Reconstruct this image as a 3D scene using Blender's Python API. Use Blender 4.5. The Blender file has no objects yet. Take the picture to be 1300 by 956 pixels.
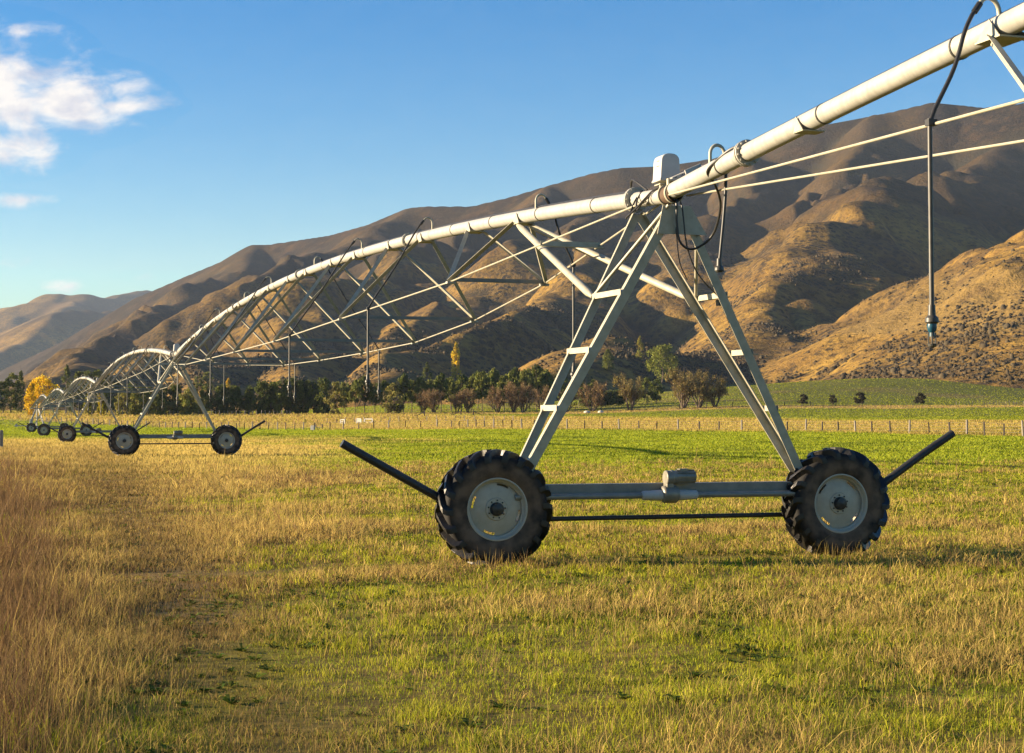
import bpy, math, random
import numpy as np
R = math.radians
rng = np.random.default_rng(7)
random.seed(7)
scene = bpy.context.scene
col = scene.collection

# ------------------------------------------------------------------ camera
F, PITCH, H = 2149.2, 0.04419, 1.6417          # focal length in photo pixels, tilt, eye height
cam_d = bpy.data.cameras.new('camera')
cam = bpy.data.objects.new('camera', cam_d)
col.objects.link(cam)
cam_d.sensor_width = 36.0
cam_d.lens = F * 36.0 / 1300.0
cam_d.shift_y = -45.0 / 1300.0
cam_d.clip_start, cam_d.clip_end = 0.1, 40000.0
cam.location = (0, 0, H)
cam.rotation_euler = (math.pi / 2 + PITCH, 0, 0)
scene.camera = cam

# ------------------------------------------------------------------ light, sky, exposure
SUN_EL, SUN_AZ = 11.5, -87.0                   # elevation; azimuth clockwise from +Y
world = bpy.data.worlds.new('World')
scene.world = world
world.use_nodes = True
SKY_STRENGTH, SKY_SAT, SKY_HUE = 0.055, 1.62, 0.512
sun_d = bpy.data.lights.new('sun', 'SUN')
sun_d.energy, sun_d.angle, sun_d.color = 5.0, R(0.5), (1.0, 0.79, 0.53)
sun = bpy.data.objects.new('sun', sun_d)
col.objects.link(sun)
az, el = R(SUN_AZ), R(SUN_EL)
tosun = (math.sin(az) * math.cos(el), math.cos(az) * math.cos(el), math.sin(el))
from mathutils import Vector, Matrix
sun.rotation_euler = Vector(tosun).to_track_quat('Z', 'Y').to_euler()
vs = scene.view_settings
vs.view_transform, vs.look, vs.gamma, vs.use_curve_mapping = 'Standard', 'None', 1.0, False
vs.exposure = 1.9
scene.cycles.use_denoising = True
scene.cycles.max_bounces = 6
scene.cycles.transparent_max_bounces = 8
scene.cycles.volume_bounces = 0

def build_sky():
    nt = world.node_tree
    nt.nodes.clear()
    N = nt.nodes.new
    L = nt.links.new
    out = N('ShaderNodeOutputWorld')
    sky = N('ShaderNodeTexSky')
    sky.sky_type, sky.sun_disc = 'NISHITA', False
    sky.sun_elevation, sky.sun_rotation = R(SUN_EL), R(SUN_AZ)
    sky.altitude, sky.air_density, sky.dust_density, sky.ozone_density = 400, 1.0, 0.35, 2.2
    bg = N('ShaderNodeBackground')
    bg.inputs[1].default_value = SKY_STRENGTH
    hs = N('ShaderNodeHueSaturation'); hs.inputs['Saturation'].default_value = SKY_SAT; hs.inputs['Hue'].default_value = SKY_HUE
    L(sky.outputs[0], hs.inputs['Color']); L(hs.outputs[0], bg.inputs[0])
    tc = N('ShaderNodeTexCoord')
    sep = N('ShaderNodeSeparateXYZ')
    L(tc.outputs['Generated'], sep.inputs[0])
    def M(op, a, b=None, c=None):
        m = N('ShaderNodeMath')
        m.operation = op
        for i, v in enumerate((a, b, c)):
            if v is None: continue
            if isinstance(v, (int, float)): m.inputs[i].default_value = v
            else: L(v, m.inputs[i])
        return m.outputs[0]
    x, y, z = sep.outputs
    yy = M('MAXIMUM', y, 0.05)
    U, V = M('DIVIDE', x, yy), M('DIVIDE', z, yy)
    cmb = N('ShaderNodeCombineXYZ')
    L(M('MULTIPLY', U, 1.0), cmb.inputs[0]); L(M('MULTIPLY', V, 1.9), cmb.inputs[1])
    def noise(scale, detail, rough, dist=0.0, off=0.0):
        n = N('ShaderNodeTexNoise')
        n.inputs['Scale'].default_value, n.inputs['Detail'].default_value = scale, detail
        n.inputs['Roughness'].default_value, n.inputs['Distortion'].default_value = rough, dist
        mp = N('ShaderNodeMapping')
        mp.inputs['Location'].default_value = (off, off * 0.7, off)
        L(cmb.outputs[0], mp.inputs[0]); L(mp.outputs[0], n.inputs['Vector'])
        return n.outputs[0]
    mask = None
    for cu, cv, au, av, w in ((-.306, .192, .060, .044, 1.0), (-.266, .187, .058, .025, .95), (-.234, .1845, .036, .010, .85), (-.297, .160, .04, .018, .9),
                              (-.294, .2285, .034, .008, .6), (-.298, .1275, .027, .0058, .75), (-.262, .0765, .014, .007, .78), (-.30, .09, .02, .004, .3), (-.215, .083, .02, .003, .25)):
        du, dv = M('DIVIDE', M('SUBTRACT', U, cu), au), M('DIVIDE', M('SUBTRACT', V, cv), av)
        d = M('SQRT', M('ADD', M('MULTIPLY', du, du), M('MULTIPLY', dv, dv)))
        m = M('MULTIPLY', M('MAXIMUM', M('SUBTRACT', 1.25, d), 0.0), w)
        mask = m if mask is None else M('MAXIMUM', mask, m)
    n1 = noise(30, 9, .62, .35)
    dens = M('MULTIPLY_ADD', M('SUBTRACT', n1, 0.5), 3.2, M('SUBTRACT', M('MULTIPLY', mask, 1.4), .40))
    dens = M('MULTIPLY', dens, M('MULTIPLY', M('GREATER_THAN', y, 0.05), M('GREATER_THAN', mask, 0.02)))
    mr = N('ShaderNodeMapRange'); mr.interpolation_type = 'SMOOTHSTEP'
    mr.inputs[1].default_value, mr.inputs[2].default_value, mr.inputs[4].default_value = -.12, 1.15, .93
    L(dens, mr.inputs[0])
    n2 = noise(42, 6, .55, .2, 3.1)
    ramp = N('ShaderNodeValToRGB')
    ramp.color_ramp.elements[0].position, ramp.color_ramp.elements[0].color = .36, (.60, .60, .68, 1)
    ramp.color_ramp.elements[1].position, ramp.color_ramp.elements[1].color = .60, (.98, .91, .84, 1)
    L(n2, ramp.inputs[0])
    cbg = N('ShaderNodeBackground')
    cbg.inputs[1].default_value = CLOUD
    L(ramp.outputs[0], cbg.inputs[0])
    mix = N('ShaderNodeMixShader')
    L(mr.outputs[0], mix.inputs[0]); L(bg.outputs[0], mix.inputs[1]); L(cbg.outputs[0], mix.inputs[2])
    L(mix.outputs[0], out.inputs[0])
CLOUD = 0.30
build_sky()

# ------------------------------------------------------------------ pixel <-> place helpers (measuring only)
CP, SP = math.cos(PITCH), math.sin(PITCH)
def ray(u, v):
    a, b = (u - 650) / F, (433 - v) / F
    return np.array([a, CP - SP * b, SP + CP * b])
def at(u, v, D):
    d = ray(u, v); k = D / d[1]
    return (d[0] * k, D, H + d[2] * k)

# ------------------------------------------------------------------ numpy noise
def _hash(ix, iy, seed):
    h = (ix.astype(np.int64) * 374761393 + iy.astype(np.int64) * 668265263 + seed * 1442695041) & 0xFFFFFFFF
    h = ((h ^ (h >> 13)) * 1274126177) & 0xFFFFFFFF
    return ((h ^ (h >> 16)) & 0xFFFF) / 65535.0
def vnoise(x, y, seed=0):
    ix, iy = np.floor(x), np.floor(y)
    fx, fy = x - ix, y - iy
    fx = fx * fx * fx * (fx * (fx * 6 - 15) + 10); fy = fy * fy * fy * (fy * (fy * 6 - 15) + 10)
    a, b = _hash(ix, iy, seed), _hash(ix + 1, iy, seed)
    c, d = _hash(ix, iy + 1, seed), _hash(ix + 1, iy + 1, seed)
    return (a * (1 - fx) + b * fx) * (1 - fy) + (c * (1 - fx) + d * fx) * fy
def fbm(x, y, seed=0, oct=4, gain=.5):
    s, amp, tot = 0, 1.0, 0
    for i in range(oct):
        s = s + amp * vnoise(x * 2 ** i + 17.3 * i, y * 2 ** i - 9.1 * i, seed + i); tot += amp; amp *= gain
    return s / tot
def sstep(a, b, x):
    t = np.clip((x - a) / (b - a), 0, 1)
    return t * t * (3 - 2 * t)

# ------------------------------------------------------------------ mesh helpers
def vnorm(v):
    v = np.asarray(v, float); return v / (np.linalg.norm(v) + 1e-12)
class MB:
    def __init__(s): s.v, s.f = [], []
    def add(s, vs_, fs):
        o = len(s.v); s.v.extend([tuple(map(float, q)) for q in vs_]); s.f.extend([tuple(o + i for i in f) for f in fs]); return s
    def frame(s, c, ax, ay, az_, hx, hy, hz):
        c, ax, ay, az_ = map(np.asarray, (c, ax, ay, az_))
        vs_ = [c + sx * hx * ax + sy * hy * ay + sz * hz * az_ for sz in (-1, 1) for sy in (-1, 1) for sx in (-1, 1)]
        return s.add(vs_, [(0, 2, 3, 1), (4, 5, 7, 6), (0, 1, 5, 4), (2, 6, 7, 3), (0, 4, 6, 2), (1, 3, 7, 5)])
    def box(s, c, size):
        return s.frame(c, (1, 0, 0), (0, 1, 0), (0, 0, 1), size[0] / 2, size[1] / 2, size[2] / 2)
    def bar(s, p0, p1, w, h, up=(0, 0, 1)):
        p0, p1 = np.asarray(p0, float), np.asarray(p1, float)
        z = p1 - p0; l = np.linalg.norm(z); z = z / l
        x = vnorm(np.cross(up, z)); y = np.cross(z, x)
        return s.frame((p0 + p1) / 2, x, y, z, w / 2, h / 2, l / 2)
    def angle(s, p0, p1, w, th, a):                       # angle iron: corner line p0-p1, one flange along a, one at right angles
        p0, p1 = np.asarray(p0, float), np.asarray(p1, float)
        z = p1 - p0; l = np.linalg.norm(z); z = z / l
        a = np.asarray(a, float); a = vnorm(a - z * (a @ z)); b = np.cross(z, a)
        m = (p0 + p1) / 2
        s.frame(m + a * w / 2 + b * th / 2, a, b, z, w / 2, th / 2, l / 2)
        s.frame(m + a * th / 2 + b * (th + (w - th) / 2), a, b, z, th / 2, (w - th) / 2, l / 2)
        return s
    def angle2(s, p0, p1, wa, wb, th, a, b):              # angle iron with both flange directions given
        p0, p1 = np.asarray(p0, float), np.asarray(p1, float)
        z = p1 - p0; l = np.linalg.norm(z); z = z / l
        a = np.asarray(a, float); a = vnorm(a - z * (a @ z)); b = np.asarray(b, float); b = vnorm(b - z * (b @ z) - a * (a @ b))
        m = (p0 + p1) / 2
        s.frame(m + a * wa / 2 + b * th / 2, a, b, z, wa / 2, th / 2, l / 2)
        s.frame(m + a * th / 2 + b * (th + (wb - th) / 2), a, b, z, th / 2, (wb - th) / 2, l / 2)
        return s
    def tube(s, pts, r, n=10, caps=True):
        P = [np.asarray(p, float) for p in pts]
        rs = r if hasattr(r, '__len__') else [r] * len(P)
        T = [vnorm(P[min(i + 1, len(P) - 1)] - P[max(i - 1, 0)]) for i in range(len(P))]
        ref = np.array([0, 0, 1.0]) if abs(T[0][2]) < .9 else np.array([1.0, 0, 0])
        x = vnorm(np.cross(ref, T[0])); vs_ = []
        for p, t, q in zip(P, T, rs):
            x = vnorm(x - t * (x @ t)); y = np.cross(t, x)
            for k in range(n):
                an = 2 * math.pi * k / n
                vs_.append(p + q * (math.cos(an) * x + math.sin(an) * y))
        fs = [(i * n + k, i * n + (k + 1) % n, (i + 1) * n + (k + 1) % n, (i + 1) * n + k) for i in range(len(P) - 1) for k in range(n)]
        if caps: fs += [tuple(range(n - 1, -1, -1)), tuple(range((len(P) - 1) * n, len(P) * n))]
        return s.add(vs_, fs)
    def lathe(s, prof, c, axis=(0, 1, 0), n=48, skip=None):   # prof: (radius, offset along axis)
        ax = vnorm(axis); ref = np.array([0, 0, 1.0]) if abs(ax[2]) < .9 else np.array([1.0, 0, 0])
        x = vnorm(np.cross(ax, ref)); y = np.cross(ax, x); c = np.asarray(c, float); vs_ = []
        for r, h in prof:
            for k in range(n):
                an = 2 * math.pi * k / n
                vs_.append(c + ax * h + r * (math.cos(an) * x + math.sin(an) * y))
        fs = [(i * n + k, i * n + (k + 1) % n, (i + 1) * n + (k + 1) % n, (i + 1) * n + k)
              for i in range(len(prof) - 1) for k in range(n) if not (skip and skip(i, k))]
        return s.add(vs_, fs)
    def build(s, name, mat, parent=None, smooth=False, bevel=0.0):
        me = bpy.data.meshes.new(name); me.from_pydata(s.v, [], s.f); me.validate(); me.materials.append(mat)
        if smooth:
            me.shade_smooth()
            try: me.set_sharp_from_angle(angle=R(38))
            except Exception: pass
        o = bpy.data.objects.new(name, me); col.objects.link(o)
        if parent: o.parent = parent
        if bevel:
            b = o.modifiers.new('bevel', 'BEVEL'); b.width, b.segments, b.limit_method = bevel, 2, 'ANGLE'
        return o
def np_mesh(name, V, faces, mat, colors=None, smooth=False, attrs=None):
    """V (n,3); faces: list of (m,k) index arrays"""
    me = bpy.data.meshes.new(name)
    me.vertices.add(len(V)); me.vertices.foreach_set('co', np.ascontiguousarray(V, np.float32).ravel())
    idx = np.concatenate([f.ravel() for f in faces]).astype(np.int32)
    cnt = np.concatenate([np.full(len(f), f.shape[1], np.int32) for f in faces])
    st = np.concatenate([[0], np.cumsum(cnt)[:-1]]).astype(np.int32)
    me.loops.add(len(idx)); me.loops.foreach_set('vertex_index', idx)
    me.polygons.add(len(cnt)); me.polygons.foreach_set('loop_start', st); me.polygons.foreach_set('loop_total', cnt)
    if smooth: me.polygons.foreach_set('use_smooth', np.ones(len(cnt), bool))
    me.update(calc_edges=True)
    if colors is not None:
        a = me.color_attributes.new('Col', 'FLOAT_COLOR', 'POINT')
        c4 = np.ones((len(V), 4), np.float32); c4[:, :3] = colors
        a.data.foreach_set('color', c4.ravel())
    for k, val in (attrs or {}).items():
        a = me.attributes.new(k, 'FLOAT', 'POINT'); a.data.foreach_set('value', np.asarray(val, np.float32).ravel())
    if mat: me.materials.append(mat)
    o = bpy.data.objects.new(name, me); col.objects.link(o)
    return o
def empty(name, loc, rz=0.0):
    o = bpy.data.objects.new(name, None); col.objects.link(o); o.location = loc; o.rotation_euler = (0, 0, rz); o.empty_display_size = .3
    return o
def tag(o, label=None, cat=None, group=None, kind=None):
    for k, v in (('label', label), ('category', cat), ('group', group), ('kind', kind)):
        if v: o[k] = v
    return o
KIDS = {}
def kids(o): return [c for c in bpy.data.objects if c.parent == o]
def copy_tree(o, parent=None, cache=None):
    c = o.copy(); col.objects.link(c)
    c.parent = parent
    for ch in kids(o): copy_tree(ch, c)
    return c
ORD = ('first second third fourth fifth sixth seventh eighth ninth tenth eleventh twelfth thirteenth fourteenth fifteenth sixteenth seventeenth '
       'eighteenth nineteenth twentieth').split() + ['twenty-' + q for q in 'first second third fourth fifth sixth seventh eighth ninth'.split()] + ['thirtieth'] + ['thirty-' + q for q in 'first second third fourth fifth sixth seventh eighth ninth'.split()]

# ------------------------------------------------------------------ materials
def mat_nodes(name):
    m = bpy.data.materials.new(name); m.use_nodes = True
    nt = m.node_tree; b = nt.nodes['Principled BSDF']
    return m, nt, b
def simple_mat(name, c1, c2=None, rough=.6, metal=0.0, scale=8.0, spec=.4, bump=0.0, detail=5, lo=.35, hi=.65, c3=None, stretch=None):
    m, nt, b = mat_nodes(name)
    b.inputs['Roughness'].default_value, b.inputs['Metallic'].default_value = rough, metal
    b.inputs['Specular IOR Level'].default_value = spec
    tc = nt.nodes.new('ShaderNodeTexCoord')
    n = nt.nodes.new('ShaderNodeTexNoise'); n.inputs['Scale'].default_value, n.inputs['Detail'].default_value = scale, detail
    n.inputs['Roughness'].default_value = .65
    src = tc.outputs['Object']
    if stretch:
        mp = nt.nodes.new('ShaderNodeMapping'); mp.inputs['Scale'].default_value = stretch
        nt.links.new(src, mp.inputs[0]); src = mp.outputs[0]
    nt.links.new(src, n.inputs['Vector'])
    r = nt.nodes.new('ShaderNodeValToRGB')
    r.color_ramp.elements[0].position, r.color_ramp.elements[0].color = lo, (*c1, 1)
    r.color_ramp.elements[1].position, r.color_ramp.elements[1].color = hi, (*(c2 or c1), 1)
    if c3:
        e = r.color_ramp.elements.new(min(hi + .12, .98)); e.color = (*c3, 1)
    nt.links.new(n.outputs[0], r.inputs[0]); nt.links.new(r.outputs[0], b.inputs['Base Color'])
    if bump:
        bp = nt.nodes.new('ShaderNodeBump'); bp.inputs['Strength'].default_value = bump; bp.inputs['Distance'].default_value = .02
        nt.links.new(n.outputs[0], bp.inputs['Height']); nt.links.new(bp.outputs[0], b.inputs['Normal'])
    return m
M_PIPE = simple_mat('galvanised_pipe', (.30, .295, .26), (.39, .385, .345), rough=.45, metal=.1, scale=2.2, stretch=(1.4, 6, 2.4), lo=.32, hi=.62, bump=.06, c3=(.24, .195, .13), detail=9)
M_GALV = simple_mat('galvanised_steel', (.295, .28, .205), (.41, .385, .295), rough=.5, metal=.15, scale=9.0, lo=.3, hi=.7, bump=.04)
M_GALVD = simple_mat('dull_galvanised_steel', (.15, .145, .12), (.23, .222, .185), rough=.5, metal=.15, scale=7.0, lo=.3, hi=.7)
M_RUST = simple_mat('rusty_coupling', (.11, .06, .03), (.05, .035, .025), rough=.8, scale=14, bump=.2)
M_BOLT = simple_mat('flange_steel', (.28, .275, .24), (.38, .37, .32), rough=.55, metal=.3, scale=20)
M_BOX = simple_mat('cream_box_plastic', (.42, .40, .36), (.47, .45, .41), rough=.4, scale=5)
M_BLACK = simple_mat('black_hose', (.018, .018, .018), (.03, .029, .027), rough=.45, scale=12)
M_HOSE = simple_mat('grey_drop_hose', (.040, .040, .035), (.065, .063, .055), rough=.45, scale=12)
M_TYRE = simple_mat('tyre_rubber', (.010, .0095, .009), (.024, .021, .018), rough=.42, scale=9, bump=.05, lo=.4, hi=.75)
M_RIM = simple_mat('rim_steel', (.35, .315, .235), (.45, .405, .31), rough=.5, metal=.1, scale=6, lo=.3, hi=.7, c3=(.25, .20, .13))
M_HUB = simple_mat('hub_black', (.012, .012, .013), (.03, .03, .03), rough=.35, scale=20)
M_MOTOR = simple_mat('motor_paint', (.16, .15, .115), (.23, .215, .17), rough=.4, metal=.2, scale=10)
M_SHIELD = simple_mat('shaft_guard', (.16, .155, .13), (.23, .22, .185), rough=.42, metal=.2, scale=9)
M_BLUE = simple_mat('blue_nozzle', (.008, .05, .085), (.015, .075, .115), rough=.35, scale=9)
M_WHITE = simple_mat('white_plate', (.36, .35, .32), (.43, .42, .38), rough=.45, scale=9)
M_WOOD = simple_mat('weathered_post', (.16, .14, .11), (.30, .26, .20), rough=.85, scale=4, stretch=(6, 6, 1), bump=.2)
M_WOODD = simple_mat('dark_post', (.034, .027, .02), (.06, .048, .036), rough=.85, scale=4, stretch=(6, 6, 1))
M_WIRE = simple_mat('fence_wire', (.22, .21, .19), (.28, .27, .25), rough=.5, metal=.4)
M_PALE = simple_mat('pale_rail', (.34, .33, .29), (.42, .41, .37), rough=.6, scale=5)
M_CONC = simple_mat('concrete', (.30, .29, .26), (.40, .39, .35), rough=.8, scale=7, bump=.1)
M_ROCK = simple_mat('pale_rock', (.45, .40, .32), (.58, .53, .44), rough=.85, scale=5, bump=.3)

def tyre_mud():
    # brown dust on the sidewall: worn into the rubber by radius, broken by noise
    m, nt, b = mat_nodes('dusty_sidewall')
    b.inputs['Roughness'].default_value = .8; b.inputs['Specular IOR Level'].default_value = .25
    tc = nt.nodes.new('ShaderNodeTexCoord'); n = nt.nodes.new('ShaderNodeTexNoise')
    n.inputs['Scale'].default_value, n.inputs['Detail'].default_value = 5, 6
    nt.links.new(tc.outputs['Object'], n.inputs['Vector'])
    sp = nt.nodes.new('ShaderNodeSeparateXYZ'); nt.links.new(tc.outputs['Object'], sp.inputs[0])
    cb = nt.nodes.new('ShaderNodeCombineXYZ'); nt.links.new(sp.outputs[0], cb.inputs[0]); nt.links.new(sp.outputs[2], cb.inputs[2])
    ln = nt.nodes.new('ShaderNodeVectorMath'); ln.operation = 'LENGTH'; nt.links.new(cb.outputs[0], ln.inputs[0])
    mr = nt.nodes.new('ShaderNodeMapRange'); mr.inputs[1].default_value, mr.inputs[2].default_value, mr.inputs[3].default_value, mr.inputs[4].default_value = .48, .565, 1, 0
    nt.links.new(ln.outputs['Value'], mr.inputs[0])
    mu = nt.nodes.new('ShaderNodeMath'); mu.operation = 'MULTIPLY'; nt.links.new(mr.outputs[0], mu.inputs[0])
    m2 = nt.nodes.new('ShaderNodeMapRange'); m2.inputs[1].default_value, m2.inputs[2].default_value = .3, .6
    nt.links.new(n.outputs[0], m2.inputs[0]); nt.links.new(m2.outputs[0], mu.inputs[1])
    mx = nt.nodes.new('ShaderNodeMix'); mx.data_type = 'RGBA'
    mx.inputs[6].default_value, mx.inputs[7].default_value = (.014, .013, .012, 1), (.15, .098, .060, 1)
    nt.links.new(mu.outputs[0], mx.inputs[0]); nt.links.new(mx.outputs[2], b.inputs['Base Color'])
    return m
M_SIDE = tyre_mud()

def attr_mat(name, rough=.9, transl=0.0, spec=.15, noise=None, tint=1.0):
    """base colour from the mesh's own colour attribute, optional fine noise, optional light through thin leaves"""
    m, nt, b = mat_nodes(name)
    b.inputs['Roughness'].default_value = rough; b.inputs['Specular IOR Level'].default_value = spec
    at_ = nt.nodes.new('ShaderNodeAttribute'); at_.attribute_name = 'Col'
    c = at_.outputs['Color']
    for sc, a0, a1, stretch in (noise or ()):
        tc = nt.nodes.new('ShaderNodeTexCoord'); n = nt.nodes.new('ShaderNodeTexNoise')
        n.inputs['Scale'].default_value, n.inputs['Detail'].default_value, n.inputs['Roughness'].default_value = sc, 4, .7
        mp = nt.nodes.new('ShaderNodeMapping'); mp.inputs['Scale'].default_value = stretch
        nt.links.new(tc.outputs['Object'], mp.inputs[0]); nt.links.new(mp.outputs[0], n.inputs['Vector'])
        mr = nt.nodes.new('ShaderNodeMapRange'); mr.inputs[1].default_value, mr.inputs[2].default_value = .3, .7
        mr.inputs[3].default_value, mr.inputs[4].default_value = a0, a1
        nt.links.new(n.outputs[0], mr.inputs[0])
        v = nt.nodes.new('ShaderNodeVectorMath'); v.operation = 'SCALE'
        nt.links.new(c, v.inputs[0]); nt.links.new(mr.outputs[0], v.inputs['Scale']); c = v.outputs[0]
    nt.links.new(c, b.inputs['Base Color'])
    if transl:
        tr = nt.nodes.new('ShaderNodeBsdfTranslucent'); mx = nt.nodes.new('ShaderNodeMixShader')
        mx.inputs[0].default_value = transl
        nt.links.new(c, tr.inputs[0]); nt.links.new(b.outputs[0], mx.inputs[1]); nt.links.new(tr.outputs[0], mx.inputs[2])
        nt.links.new(mx.outputs[0], nt.nodes['Material Output'].inputs[0])
    return m
M_GRASS = attr_mat('grass_blades', rough=.75, transl=.42)
M_LEAF = attr_mat('leaves', rough=.7, transl=.3)
M_BARK = simple_mat('bark', (.07, .05, .035), (.14, .105, .075), rough=.9, scale=3)
M_TWIG = simple_mat('willow_twigs', (.11, .065, .042), (.19, .12, .075), rough=.9, scale=1.5)
M_GROUND = attr_mat('field_ground', rough=.95, noise=((1.3, .65, 1.3, (1, 1, 1)), (.11, .8, 1.2, (1, .5, 1)), (9.0, .7, 1.25, (1, 1, 1)), (42.0, .55, 1.4, (1, 1, 1))))

# ------------------------------------------------------------------ the lie of the land
GA = np.array([-.40, -.16, 0.0, .165, .31, .55])
GD = np.array([0, 80, 110, 140, 220, 300, 400, 500, 600, 750, 1000, 2000.])
GZ = np.array([[0, -.1, -.28, -.36, -.55, -.50, .9, 2.2, 3.0, 3.6, 4, 4],
               [0, -.1, -.28, -.36, -.55, -.50, .9, 2.2, 3.0, 3.6, 4, 4],
               [0, 0, 0, 0, 0, .38, 1.45, 2.8, 4.7, 8.6, 16, 16],
               [0, 0, 0, 0, 0, .66, 2.4, 4.9, 8.6, 14.0, 22, 22],
               [0, 0, 0, 0, .3, 1.1, 2.9, 4.9, 7.8, 12.8, 22, 22],
               [0, 0, 0, 0, .3, 1.1, 2.9, 4.9, 7.8, 12.8, 22, 22]])
def zg(x, y):
    x, y = np.asarray(x, float), np.asarray(y, float)
    D = np.clip(y, 0, 1999.); a = np.clip(x / np.maximum(y, 1.0), GA[0], GA[-1] - 1e-6)
    i = np.clip(np.searchsorted(GA, a, 'right') - 1, 0, len(GA) - 2); j = np.clip(np.searchsorted(GD, D, 'right') - 1, 0, len(GD) - 2)
    ta = (a - GA[i]) / (GA[i + 1] - GA[i]); td = (D - GD[j]) / (GD[j + 1] - GD[j])
    ta = ta * ta * (3 - 2 * ta)
    z = (GZ[i, j] * (1 - td) + GZ[i, j + 1] * td) * (1 - ta) + (GZ[i + 1, j] * (1 - td) + GZ[i + 1, j + 1] * td) * ta
    kn = np.exp(-(((x - 165) / 62) ** 2 + ((y - 705) / 70) ** 2))
    z = z + 5.2 * kn
    z = z + (fbm(x / 1.7, y / 1.7, 5, 3) - .5) * .05 * (y < 150)
    return z
def gz(x, y): return float(zg(np.array([x]), np.array([y]))[0])
def ground_hit(u, v):
    d = ray(u, v); ks = np.linspace(5, 900, 9000)
    X, Y, Z = d[0] * ks, d[1] * ks, H + d[2] * ks
    i = np.argmax(Z < zg(X, Y)); i = i if i > 0 else len(ks) - 1
    return float(X[i]), float(Y[i]), gz(X[i], Y[i])

# dry (straw) weight, tall-grass weight and lushness of the sward, in world coordinates
def sward(x, d):
    n1 = fbm(x / 3.0, d / 3.0, 21, 4); n2 = fbm(x / .8, d / .8, 33, 3); n3 = fbm(x / 14., d / 22., 44, 3)
    edge = -1.8 - .062 * d
    dry = sstep(-.5, .9, (edge - x) / (.55 + .07 * d) + (n1 - .5) * 2.4 + (n3 - .5) * 1.4)
    dry = dry * (1 - sstep(120, 190, d + (n3 - .5) * 40))
    tall = sstep(-.05, .8, ((.30 - .262 * d) - x) / (.4 + .05 * d) + (n1 - .5) * 1.1) * (1 - sstep(60, 140, d))
    green = sstep(22, 62, d + x * .7 + (n1 - .5) * 26)
    return dry, tall, green, n1, n2, n3
C_STRAW = np.array([.52, .385, .100]); C_BROWN = np.array([.215, .130, .056]); C_GREEN = np.array([.200, .245, .014])
C_YG = np.array([.385, .375, .022]); C_TAN = np.array([.43, .295, .092]); C_DGREEN = np.array([.058, .092, .010])
def old_track(x, d):
    """faint vehicle track along the edge of the long dry grass"""
    w = .34 + .020 * d
    return np.exp(-((x + .262 * d - 1.15 + .5 * (fbm(d / 9, d * 0 + 3, 12, 2) - .5)) / w) ** 2) * (1 - sstep(70, 130, d))
def wheel_rut(x, d):
    """ground pressed down along the circles the irrigator wheels roll on"""
    s = (x - 1.758) * -.2948 + (d - 19.604) * .9556
    s = (s + 27) % 54.05 - 27
    return np.exp(-((s + .09) / .34) ** 4) * (d < 140)

def field_color(x, y):
    """mean colour of the sward, used for the ground sheet and (far off) the blades"""
    dry, tall, green, n1, n2, n3 = sward(x, y)
    w = lambda c: np.asarray(c)[None, :]
    base = w(C_YG) * (1 - green[:, None]) + w(C_GREEN * 1.15) * green[:, None]
    base = base * (1 - .45 * (n1 < .45)[:, None] * (1 - green[:, None])) + .45 * w(C_TAN) * (n1 < .45)[:, None] * (1 - green[:, None])
    c = base * (1 - dry[:, None]) + w(C_STRAW) * dry[:, None]
    c = c * (1 - tall[:, None] * .6) + w(C_BROWN) * tall[:, None] * .6
    # paddocks beyond the fence: a dry strip, a green strip, a dry road verge, then rough pasture
    a = x / np.maximum(y, 1.)
    s = fence_side(x, y) + (n3 - .5) * 16
    strip = sstep(0, 6, s) * (1 - sstep(95, 125, s))
    c = c * (1 - strip[:, None]) + w(C_TAN * .95) * strip[:, None]
    g2 = sstep(95, 125, s) * (1 - sstep(440, 455, y + (n3 - .5) * 30)) * sstep(-.10, .02, a)
    c = c * (1 - g2[:, None]) + w(C_GREEN * .8) * g2[:, None]
    t2 = np.maximum(sstep(440, 455, y + (n3 - .5) * 30) * (1 - sstep(488, 505, y)), sstep(95, 125, s) * (1 - sstep(-.10, .02, a)) * (y < 505))
    c = c * (1 - t2[:, None]) + w(C_TAN * .9) * t2[:, None]
    g3 = sstep(492, 510, y) * (.35 + .65 * sstep(.02, .16, a + (n3 - .5) * .1))
    c = c * (1 - g3[:, None]) + w(C_GREEN * .62) * g3[:, None]
    mt = .55 * sstep(.48, .66, fbm(x / 26, y / 40, 301, 4)) * (y > 500)
    c = c * (1 - mt[:, None]) + w(np.array([.20, .155, .05])) * mt[:, None]
    return c
F1A, F1B = np.array([44., 128.]), np.array([-8.5, 214.])
def fence_side(x, y):
    d = (F1B - F1A) / np.linalg.norm(F1B - F1A); n = np.array([-d[1], d[0]]) * -1
    return (x - F1A[0]) * n[0] + (y - F1A[1]) * n[1]

def build_ground():
    ph = np.concatenate([np.linspace(-180, -28, 60, endpoint=False), np.linspace(-28, 32, 520, endpoint=False), np.linspace(32, 180, 60)])
    rr = np.concatenate([[.3, 1, 2, 4], np.geomspace(6, 1000, 420), [1400, 2200, 4000, 9000]])
    A, Rr = np.meshgrid(np.radians(ph), rr)
    X, Y = (np.sin(A) * Rr).ravel(), (np.cos(A) * Rr).ravel()
    V = np.stack([X, Y, zg(X, Y)], 1)
    n, m = len(ph), len(rr)
    i, j = np.meshgrid(np.arange(n - 1), np.arange(m - 1)); q = (j * n + i).ravel()
    f = np.stack([q, q + 1, q + n + 1, q + n], 1)
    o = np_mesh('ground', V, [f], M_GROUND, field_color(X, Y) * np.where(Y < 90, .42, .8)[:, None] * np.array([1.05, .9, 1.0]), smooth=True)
    tag(o, kind='structure')
build_ground()

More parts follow.
